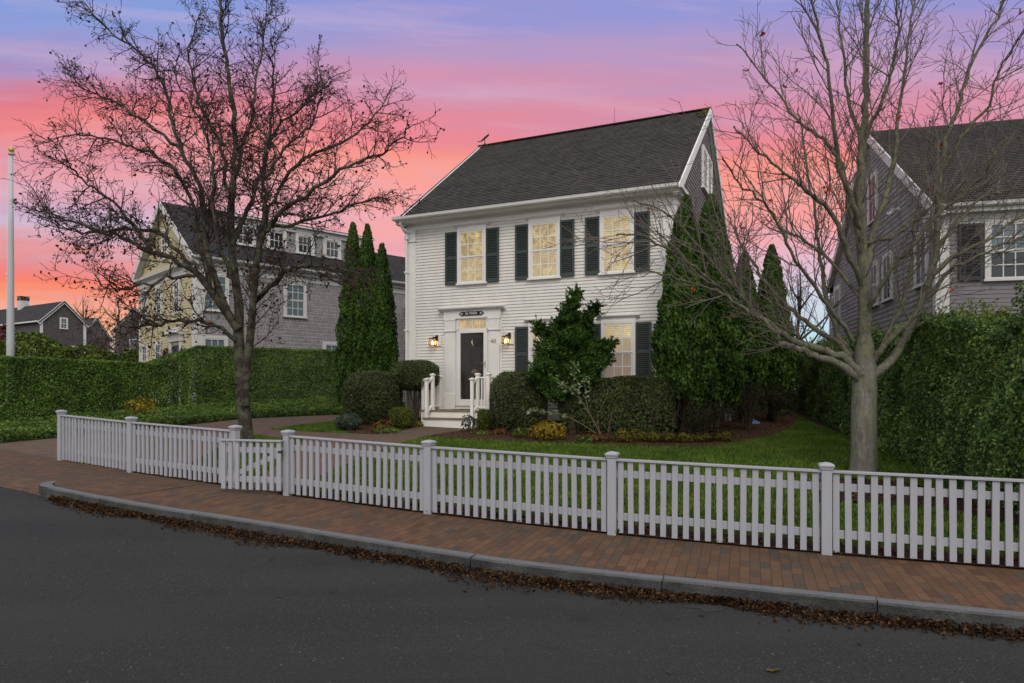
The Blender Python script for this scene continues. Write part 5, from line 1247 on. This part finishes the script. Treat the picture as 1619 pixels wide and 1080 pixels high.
hedge('hedge', 'box-clipped dark hedge with bare lower stems under the right ground floor window', 'hedge', [hloc(5.55, -1.05), hloc(8.55, -1.0)], .30, lambda s: 2.10 + .02 * math.sin(s * 4), .06, M['leaf_box'], 4600, True, .03, .8, 0, None, .75)

# ------------------------------------------------------------------ arborvitae columns
def arbor(label, X, Y, ztop, r, n, h0=.0, group=None, lean=0, m='leaf_arbor', stems=True, sharp=.66):
    b = Vector((X, Y, gz(Y))); t = thing('arborvitae', label, 'tree', b, 0, group); Ht = ztop - b.z
    n = int(n * 1.75)
    def prof(h):      # h 0..1 of the foliage height
        return np.minimum(1.0, .72 + 1.2 * h) * np.clip((1 - h), 0, 1) ** sharp
    out = []
    for frac, lo, hi, sc in ((.68, .80, 1.06, 1.0), (.32, .30, .82, 1.25)):
        k = int(n * frac); h = RNG.random(k * 3); keep = RNG.random(k * 3) < prof(h) * .95 + .05; h = h[keep][:k]; k = len(h)
        th = RNG.uniform(0, 2 * np.pi, k); rr_ = prof(h) * r * RNG.uniform(lo, hi, k)
        vl = .13 * np.sin(th * 5 + h * 9 + X) + .11 * np.sin(th * 9 - h * 23) + .09 * np.sin(h * 41 + th * 3)
        rr_ = rr_ * (1 + vl) + .02
        p = np.stack([np.cos(th) * rr_ + lean * h, np.sin(th) * rr_, h0 + h * (Ht - h0)], 1)
        p[:, 2] += (h < .05) * RNG.normal(scale=.08, size=k)
        o = np.stack([np.cos(th), np.sin(th), .0 * th], 1); tgt = np.stack([-np.sin(th), np.cos(th), 0 * th], 1)
        up = unit(o * .55 + np.array([0, 0, 1.0]) + RNG.normal(scale=.25, size=(k, 3)))
        p[:, 2] += np.where(h < .16, (.16 - h) / .16 * (.28 * np.sin(th * 3 + X * 2) + .16 * np.sin(th * 7 + 1) - .08 + RNG.normal(scale=.07, size=k)), 0)
        out.append(cards(p, unit(tgt * RNG.normal(size=(k, 1)) + o * .8), .095 * sc, .55, (.85, up), .35, .15))
    foliage('crown', out, M[m], t)
    br = []
    for k in range(5 if stems else 1):
        a = rnd.uniform(0, 6.28); d = .0 if k == 0 else .14; q = [(math.cos(a) * d, math.sin(a) * d, -.05)]
        for j in range(1, 5): q.append((q[-1][0] + rnd.gauss(0, .05), q[-1][1] + rnd.gauss(0, .05), (h0 + .6) * j / 4 if j < 4 else Ht * .7))
        br.append((q, [.07 if k == 0 else .045, .055 if k == 0 else .035, .045, .035, .01]))
    tubes('trunk', br, M['stem'], t)
    return t
ga_ = 'arborvitae beside the left corner of the white house'
for lb, pxx, top_, D, r, n in (('leftmost of three joined columnar evergreens left of the white house', 558, 352, 24.6, .62, 17000), ('middle columnar evergreen of the joined three left of the white house', 581, 355, 24.3, .60, 16000), ('shortest and rightmost of three columnar evergreens left of the white house', 604, 385, 24.0, .60, 15000)):
    arbor(lb, (pxx - CX) / F * D, D, CAMZ + (HZ - top_) / F * D, r, n, .25, ga_, 0, 'leaf_arbor', False, .58)
gb_ = 'arborvitae along the right side of the white house'
for lb, pxx, top_, D, r, n, h0 in (('broad columnar evergreen hiding the right front corner of the white house', 1084, 310, 17.0, .80, 28000, 1.2), ('tall pointed evergreen behind the corner one against the shingled gable wall', 1124, 308, 17.9, .92, 30000, 1.15), ('slimmer shaded evergreen between the gable wall pair and the lone dark column', 1176, 400, 20.2, .66, 17000, 1.1), ('lone dark spire shaped evergreen with open sky on its right', 1220, 387, 21.0, .70, 18000, 1.05)):
    arbor(lb, (pxx - CX) / F * D, D, CAMZ + (HZ - top_) / F * D, r, n, h0, gb_)

# ------------------------------------------------------------------ shrubs
def shrub(name, label, px_, top_, D, hw, m, leaf=.05, n=3000, h0=.0, flat=1.0, stems=8, cat='shrub', group=None, rag=.05, depth=None, sm='stem', zb=None):
    X = (px_ - CX) / F * D; b = Vector((X, D, gz(D))); t = thing(name, label, cat, b, 0, group)
    zt = CAMZ + (HZ - top_) / F * D - b.z; r = hw / F * D; ry = depth or r; hc = (zt + h0) / 2; hr = (zt - h0) / 2
    out = []
    for frac, lo, hi, big_ in ((.72, .9, 1.03, 1.0), (.16, .3, .9, 1.0), (.12, .66, .86, 2.1)):
        k = int(n * frac); v = unit(RNG.normal(size=(k, 3))); v[:, 2] = np.where(RNG.random(k) < .25, np.abs(v[:, 2]), v[:, 2])
        q = np.sign(v) * np.abs(v) ** flat; q = q if flat == 1 else q / np.maximum(np.abs(q).max(1, keepdims=True), np.linalg.norm(q, axis=1, keepdims=True) * .86)
        p = q * RNG.uniform(lo, hi, k)[:, None] * np.array([r, ry, hr]) + np.array([0, 0, hc]); p = p + v * (lump(p, 4.0, X) * rag)[:, None]
        out.append(cards(p, v, leaf * big_, .55, (.25, np.array([0, 0, 1.0])), .7 if big_ == 1 else .3))
    foliage('foliage', out, M[m], t)
    if stems:
        br = []
        for k in range(stems):
            a = rnd.uniform(0, 6.28); e = r * rnd.uniform(.2, .75); q = [(math.cos(a) * .06, math.sin(a) * .06, -.04)]
            for j in range(1, 4): q.append((math.cos(a) * e * j / 3 + rnd.gauss(0, .02), math.sin(a) * e * ry / r * j / 3 + rnd.gauss(0, .02), zt * .8 * j / 3))
            br.append((q, [.016, .013, .010, .005]))
        tubes('stems', br, M[sm], t)
    return t
shrub('boxwood', 'big dark rounded boxwood left of the porch beside the umbrella clipped one', 590, 588, 20.2, 43, 'leaf_box', .045, 30000, .02, .93, 12, 'shrub', None, .03)
shrub('boxwood', 'umbrella clipped shrub with bare stems hugging the left end of the porch', 656, 571, 20.3, 36, 'leaf_box', .048, 15000, .98, .85, 22, 'shrub', None, .03, .55)
shrub('boxwood', 'small yellow green ball shrub at the foot of the left porch posts', 635, 644, 19.0, 18, 'leaf_boxlight', .04, 5200, .02, .85, 4)
shrub('boxwood', 'big brownish dome of boxwood right of the porch steps', 820, 589, 18.5, 44, 'leaf_box', .042, 32000, -.12, .92, 8, 'shrub', None, .025)
shrub('boxwood', 'small light green boxwood squeezed between the steps and the big dome', 768, 647, 18.7, 13, 'leaf_boxlight', .045, 2600, .0, .8, 4)
shrub('lavender', 'low blue green mound on the grass tip of the left island bed', 551, 655, 18.6, 22, 'leaf_blue', .06, 1700, .0, 1, 4, 'shrub', None, .08)
shrub('seedling', 'tiny feathery evergreen seedling at the foot of the steps', 741, 659, 18.1, 9, 'leaf_blue', .07, 160, .05, 1, 5, 'plant', None, .1)
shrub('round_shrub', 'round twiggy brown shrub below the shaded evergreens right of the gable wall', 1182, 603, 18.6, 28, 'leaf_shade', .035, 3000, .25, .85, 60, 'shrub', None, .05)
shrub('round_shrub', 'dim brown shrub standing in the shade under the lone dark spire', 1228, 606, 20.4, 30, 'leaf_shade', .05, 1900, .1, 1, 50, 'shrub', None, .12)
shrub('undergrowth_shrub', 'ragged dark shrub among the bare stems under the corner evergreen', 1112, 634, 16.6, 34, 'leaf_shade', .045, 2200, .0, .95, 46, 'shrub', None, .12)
shrub('forsythia', 'small orange yellow shrub at the foot of the tall clipped hedge', 222, 628, 20.9, 22, 'leaf_yellow', .07, 420, .05, 1, 16, 'shrub', None, .12)
shrub('red_shrub', 'red leaved shrub at the left edge in front of the distant grey house', 6, 512, 38, 10, 'leaf_red', .16, 600, .0, 1, 5, 'shrub', None, .2)
shrub('spirea', 'bright yellow leaved mound in front of the big boxwood dome', 866, 667, 16.6, 28, 'leaf_yellow', .05, 1500, .0, 1, 14, 'shrub', None, .12)
gy = 'yellowing perennials along the front of the bed'
for k, (pxx, tp, D, hw, mm, nn_) in enumerate(((984, 682, 16.2, 16, 'leaf_olive', 620), (1008, 679, 16.3, 17, 'leaf_olive', 700), (1034, 682, 16.2, 16, 'leaf_olive', 620), (1058, 683, 16.1, 15, 'leaf_olive', 560), (1084, 684, 16.1, 15, 'leaf_olive', 480), (1108, 684, 16.2, 15, 'leaf_olive', 520), (1140, 683, 16.4, 18, 'leaf_olive', 560))):
    shrub('perennial_clump', 'low yellow and olive perennial clump in the row edging the right bed', pxx, tp, D, hw, mm, .05, nn_, .0, 1, 12, 'plant', gy, .12)
for lb, pxx, tp, D, hw, mm, nn_ in (('low clump of rust brown stems between the boxwood dome and the lawn', 790, 678, 17.6, 13, 'leaf_rust', 330), ('small green and yellow plant left of the bright yellow mound', 822, 676, 17.0, 15, 'leaf_boxlight', 330), ('dark rusty low plants between the yellow mound and the rose', 946, 687, 16.3, 20, 'leaf_rust', 420), ('dry brown clump with pale seed heads in the left island bed', 605, 667, 18.6, 20, 'leaf_rust', 520), ('low green edging plant at the front of the left island bed', 612, 676, 18.0, 24, 'leaf_cover', 420), ('orange leaf heap plant beside the bottom step', 664, 664, 19.3, 7, 'leaf_yellow', 120), ('low green rosette at the foot of the feathery seedling', 760, 683, 17.6, 15, 'leaf_cover', 190), ('low dark plant at the lawn edge left of the pale cane shrub', 925, 691, 16.1, 12, 'leaf_cover', 240)):
    shrub('bed_plant', lb, pxx, tp, D, hw, mm, .05, nn_, .0, 1, 8, 'plant', None, .12)
# false cypress in front of the ground floor windows
D0 = 17.9; tb = Vector(((905 - CX) / F * D0, D0, gz(D0))); T3 = thing('false_cypress', 'irregular bright green false cypress between the two ground floor windows', 'tree', tb)
blobs = [(912, 466, 9), (906, 482, 12), (899, 498, 15), (890, 512, 17), (917, 509, 11), (930, 505, 9), (939, 494, 8), (943, 486, 5), (878, 530, 20), (908, 532, 22), (857, 524, 9), (850, 515, 6), (926, 524, 12), (866, 552, 20), (897, 556, 26), (930, 552, 17), (947, 557, 15), (960, 549, 9), (966, 543, 6), (858, 578, 17), (882, 584, 25), (915, 582, 25), (943, 577, 15), (956, 570, 9), (850, 594, 11), (868, 606, 17), (896, 606, 22), (926, 600, 15), (880, 622, 12), (860, 622, 9), (912, 622, 12)]
fans = []; out = []; brs = [([(0, 0, -.05), (0.01, 0, .5), (-.02, .02, 1.2), (.02, .1, 2.0), (.08, .12, 2.8)], [.11, .095, .07, .03, .008])]
for (bx, by, br_) in blobs:
    dd = rnd.uniform(-.45, .45) if br_ > 10 else rnd.uniform(-.2, .2); c = np.array(P(bx, by, D0 + dd) - tb); rr_ = br_ / F * D0 * 1.0; k = int(150 * br_)
    v = unit(RNG.normal(size=(k, 3))); p = c + v * RNG.uniform(.25, 1.0, k)[:, None] * np.array([rr_, rr_, rr_ * .85])
    out.append(cards(p, v + np.array([0, 0, .4]), .06, .5, (.75, unit(v + np.array([0, 0, .35]))), .6, .2))
    nf = int(8 + br_ * 2.2)
    for f_ in range(nf):      # flat upturned sprays breaking the outline
        a_ = unit(RNG.normal(size=(1, 3)) * np.array([1, 1, .75]))[0]; dr = unit((a_ + np.array([0, 0, .45]))[None])[0]; sd_ = unit(np.cross(dr, RNG.normal(size=3))[None])[0]
        kk_ = 34; q_ = RNG.random(kk_) ** .8; w_ = RNG.uniform(-1, 1, kk_) * (.25 + .75 * (1 - q_)) * .075
        st_ = c + a_ * np.array([rr_, rr_, rr_ * .8]) * RNG.uniform(.5, .95); ln_ = RNG.uniform(.10, .24)
        pf = st_ + dr * (q_ * ln_)[:, None] + sd_ * w_[:, None] + RNG.normal(scale=.012, size=(kk_, 3))
        fans.append(cards(pf, np.repeat(np.cross(dr, sd_)[None], kk_, 0), .05, .5, (.8, np.repeat(dr[None], kk_, 0) + sd_ * (w_ * 8)[:, None]), .35, .2))
    brs.append(([tuple(np.array([0, 0, max(.4, c[2] * .6)])), tuple(c * np.array([.55, .55, 1]) + np.array([0, 0, -.15])), tuple(c)], [.028, .02, .008]))
for k in range(9):
    a = rnd.uniform(0, 6.28); brs.append(([(0, 0, rnd.uniform(.5, .9)), (math.cos(a) * .3, math.sin(a) * .2, rnd.uniform(.6, .9)), (math.cos(a) * .65, math.sin(a) * .4, rnd.uniform(.75, 1.15))], [.02, .014, .006]))
foliage('crown', out + fans, M['leaf_hinoki'], T3); tubes('trunk', brs, M['stem'], T3)
# pale leaved cane shrub leaning in front of it
D1 = 16.7; tb = P(950, 690, D1); tb.z = gz(D1); T4 = thing('cane_shrub', 'leaning shrub of long bare canes with pale green leaves in front of the clipped hedge', 'shrub', tb)
canes = [[(950, 690), (938, 665), (922, 638), (908, 610), (908, 575)], [(950, 690), (922, 672), (895, 658), (868, 652), (840, 648)], [(950, 690), (945, 660), (958, 630), (962, 610)], [(922, 638), (900, 615), (880, 600)], [(930, 652), (925, 615), (924, 600)], [(960, 690), (966, 660), (972, 640)]]
brs = []; pp = []; nn = []
for c in canes:
    q = [tuple(P(x, y, D1 - .05 * i) - tb) for i, (x, y) in enumerate(c)]; q, rd_ = smooth_path(q, [.012 - .008 * i / (len(q) - 1) for i in range(len(q))], 4); brs.append((q, rd_))
    for i, v in enumerate(q):
        f = i / len(q)
        if f > .42 and len(c) > 2 and c[0][0] < 955 and c is not canes[2]:
            for k in range(6): pp.append(np.array(v) + np.array([rnd.gauss(0, .075), rnd.gauss(0, .07), rnd.gauss(0, .05)])); nn.append((rnd.gauss(0, .5), -.6 + rnd.gauss(0, .5), .9))
tubes('canes', brs, M['stem_pale'], T4); foliage('foliage', [cards(np.array(pp), np.array(nn), .105, .52, None, .5, .2)], M['leaf_pale'], T4)

# ------------------------------------------------------------------ ground cover, litter, weeds
def poly_points(poly, n):
    xs = [p[0] for p in poly]; ys = [p[1] for p in poly]; X = RNG.uniform(min(xs), max(xs), n * 4); Y = RNG.uniform(min(ys), max(ys), n * 4); k = inside(poly, X, Y); return X[k][:n], Y[k][:n]
COVER = px((0, 702), (60, 695), (90, 693), (200, 681), (306, 671), (379, 663), (480, 658), (552, 656)) + [(-4.9, 25.6), (-6.9, 28.4), (-11.0, 25.3), (-12.0, 24.2), (-14.1, 19.2), (-15.3, 17.2)]
X, Y = poly_points(COVER, 42000); h = RNG.random(len(X)) ** .6 * (.24 + .06 * np.sin(X * 3) * np.cos(Y * 2.3)); p = np.stack([X, Y, .06 * (Y - 7.3) + h], 1)
tag(foliage('ground_cover', [cards(p, np.repeat(np.array([[0, -.25, 1.0]]), len(p), 0), .085, .5, None, .7, .2)], M['leaf_cover'], None), 'knee-high bright green pachysandra strip in front of the tall clipped hedge', 'ground cover', None, 'stuff')
s = RNG.uniform(.25, 15.0, 14000); s = np.concatenate([s, RNG.normal(1.6, .9, 900).clip(.2, 20), RNG.normal(10, 1.2, 1200).clip(.2, 20)])
bxy = np.array([at_len(KF, L_, q) for q in s]); nx = np.array([at_len(offset_line(KERB, WK + .1), L_, q) for q in s]) - bxy; nx /= np.linalg.norm(nx, axis=1, keepdims=True)
wv_ = .19 + .07 * np.sin(s * 1.7) + .06 * np.sin(s * 4.1); wv_ *= np.clip((14.2 - s) / 3.2, .22, 1) * np.clip(s / 1.2, .35, 1); off = np.abs(RNG.normal(0, .5, len(s))) * wv_ + .02
hp = np.clip(1 - off / (wv_ + .03), 0, 1) * .075 * RNG.random(len(s))
pxy = bxy + nx * off[:, None]; zz = .06 * (pxy[:, 1] - 7.3) + ROADDZ + .012 + hp
p = np.stack([pxy[:, 0], pxy[:, 1], zz], 1)
ex_n = 700; sx = RNG.uniform(-9, 6, ex_n); sy = RNG.uniform(4.6, 9, ex_n); d_ = np.array([min((sx[i] - a) ** 2 + (sy[i] - b) ** 2 for a, b in KF) for i in range(ex_n)]) ** .5; below = np.array([sy[i] < np.interp(sx[i], [a for a, b in KF], [b for a, b in KF]) for i in range(ex_n)]); kk = below & (RNG.random(ex_n) < np.exp(-d_ * 2.2)); p2 = np.stack([sx[kk], sy[kk], .06 * (sy[kk] - 7.3) + ROADDZ + .010], 1)
leafA = G(1195, 997); p3 = np.array([[leafA[0] + dx, leafA[1] * .93 + dy, .06 * (leafA[1] * .93 - 7.3) + ROADDZ + .012] for dx, dy in ((0, 0), (.03, .02), (-.03, .01))])
up_ = lambda n: np.repeat(np.array([[0, 0, 1.0]]), n, 0)
tag(foliage('leaf_litter', [cards(p, up_(len(p)), .034, .55, None, .7, .35, .6), cards(p2, up_(len(p2)), .045, .5, None, .15, .15)], M['litter'], None), 'drift of brown fallen leaves in the gutter along the granite kerb', 'leaf litter', None, 'stuff')
o = foliage('fallen_leaf', [cards(p3, up_(3), .09, .7, None, .1, .12)], M['leaf_olive'], None); tag(o, 'single tan leaf lying alone on the asphalt', 'leaf')
ll = []
for poly, n in ((BED, 2600), (ISLE, 700), (MULCH_R, 900), (MULCH_F, 900)):
    X, Y = poly_points(poly, n); ll.append(np.stack([X, Y, .06 * (Y - 7.3) + .03], 1))
fs_ = RNG.integers(0, len(fl_front), 1500); fpt = np.array(fl_front)[fs_]; ll.append(np.stack([fpt[:, 0] + RNG.uniform(-.1, .1, 1500), fpt[:, 1] + RNG.uniform(.0, .42, 1500), .06 * (fpt[:, 1] + .2 - 7.3) + .035], 1))
X, Y = poly_points(LAWN, 260); ll.append(np.stack([X, Y, .06 * (Y - 7.3) + .045], 1))
p = np.concatenate(ll); tag(foliage('leaf_litter', [cards(p, up_(len(p)), .05, .55, None, .45, .3)], M['litter'], None), 'brown leaves scattered over the mulch beds and along the fence foot', 'leaf litter', None, 'stuff')
wd = []
for (x, y) in POSTS[:7] + [(-5.6, 11.55), (-8.2, 13.1), (-2.4, 9.75), (2.2, 7.8)]:
    for k in range(rnd.randint(4, 16)): wd.append((x + rnd.gauss(.08, .09), y + rnd.gauss(-.02, .05), gz(y) + rnd.uniform(.005, .06)))
wd = np.array(wd); tag(foliage('weeds', [cards(wd, RNG.normal(size=wd.shape) + np.array([0, 0, .5]), .05, .4, (.5, np.array([0, 0, 1.0])), .6)], M['leaf_cover'], None), 'small green weeds sprouting at the foot of the picket fence', 'weeds', None, 'stuff')
pa = [G(1075, 960), G(1118, 956), G(1152, 953), G(1150, 960), G(1140, 966), G(1112, 968), G(1108, 962)]
M['tar'] = m_flat('tar patch', (.022, .022, .023), .7)
sheet('road_patch', [(x * 1.065, y * 1.065) for x, y in pa], .004, M['tar'], 'structure', zroad)
# white board panel and folded pale blue cover glimpsed behind the shrubs on the right
w0 = P(1156, 666, 20.6); wp_ = thing('board_panel', 'white board panel glimpsed between the shaded evergreen stems', 'panel', (w0.x, w0.y, gz(20.6)), R(-24))
mb = MB()
for k in range(2): mb.box(-.12 + k * .12, -.19 + k * .12, -.012, .012, .05, .95)
mb.build('boards', M['fence'], wp_); mb = MB(); mb.box(-.13, .12, .013, .04, .2, .28); mb.box(-.13, .12, .013, .04, .7, .78); mb.build('rail', M['fence'], wp_)
w0 = P(1190, 660, 19.9); mb = MB(); mb.prism([(-.16, 0), (.2, 0), (.24, .05), (.1, .12), (-.06, .24), (-.15, .2)], ((0, 0, 0), (1, 0, 0), (0, 0, 1)), (0, .4, 0)); o = mb.build('folded_cover', M['tarp'], None, False, .02); o.location = (w0.x, w0.y, gz(19.9) + .01); tag(o, 'pale blue folded cover on the mulch behind the twiggy shrub', 'cover')

# ------------------------------------------------------------------ bare trees beyond
def far_tree(label, px_, top_, bot_, D, seed, m='twig_far', group=None, spread=.5):
    global rnd
    keep = rnd; rnd = random.Random(seed); b = P(px_, 600, D); b.z = 1.15; t = thing('bare_tree', label, 'tree', b, 0, group); Hh = CAMZ + (HZ - top_) / F * D - b.z
    mm = []
    stem = [(0, 0, 0), (.05, 0, Hh * .25), (.0, .1, Hh * .5), (.1, 0, Hh * .78), (.05, 0, Hh)]; mm.append(smooth_path(stem, [Hh * .022, Hh * .018, Hh * .013, Hh * .008, .012]))
    for k in range(11):
        f = rnd.uniform(.28, .8); a = rnd.uniform(0, 6.28); r = Hh * spread * rnd.uniform(.5, 1) * (1.1 - f); z0 = Hh * f
        mm.append(smooth_path([(.03, .03, z0), (math.cos(a) * r * .5, math.sin(a) * r * .5, z0 + r * .45), (math.cos(a) * r, math.sin(a) * r, z0 + r * rnd.uniform(.8, 1.3))], [Hh * .009, Hh * .006, .012]))
    sc = Hh / 5; tw = []; tp = []
    lv = [(2.4 / sc, .5 * sc, 1.2 * sc, 25, 55, .012 * sc, .12, .06, .2), (3.2 / sc, .25 * sc, .6 * sc, 25, 55, .007 * sc, .12, .04, .1)]
    for q in mm: grow(q, lv, 0, tw, tp)
    tubes('trunk', mm, M[m], t); tubes('branches', tw, M[m], t); rnd = keep; return t
far_tree('distant bare tree right of the grey gable with the white chimney', 130, 466, 540, 66, 3, spread=.55)
far_tree('distant bare tree just left of the yellow house front', 186, 470, 540, 60, 4, spread=.5)
far_tree('small bare tree in the gap between the dark spire and the right house', 1262, 425, 600, 27, 6, 'twig_right', spread=.55)
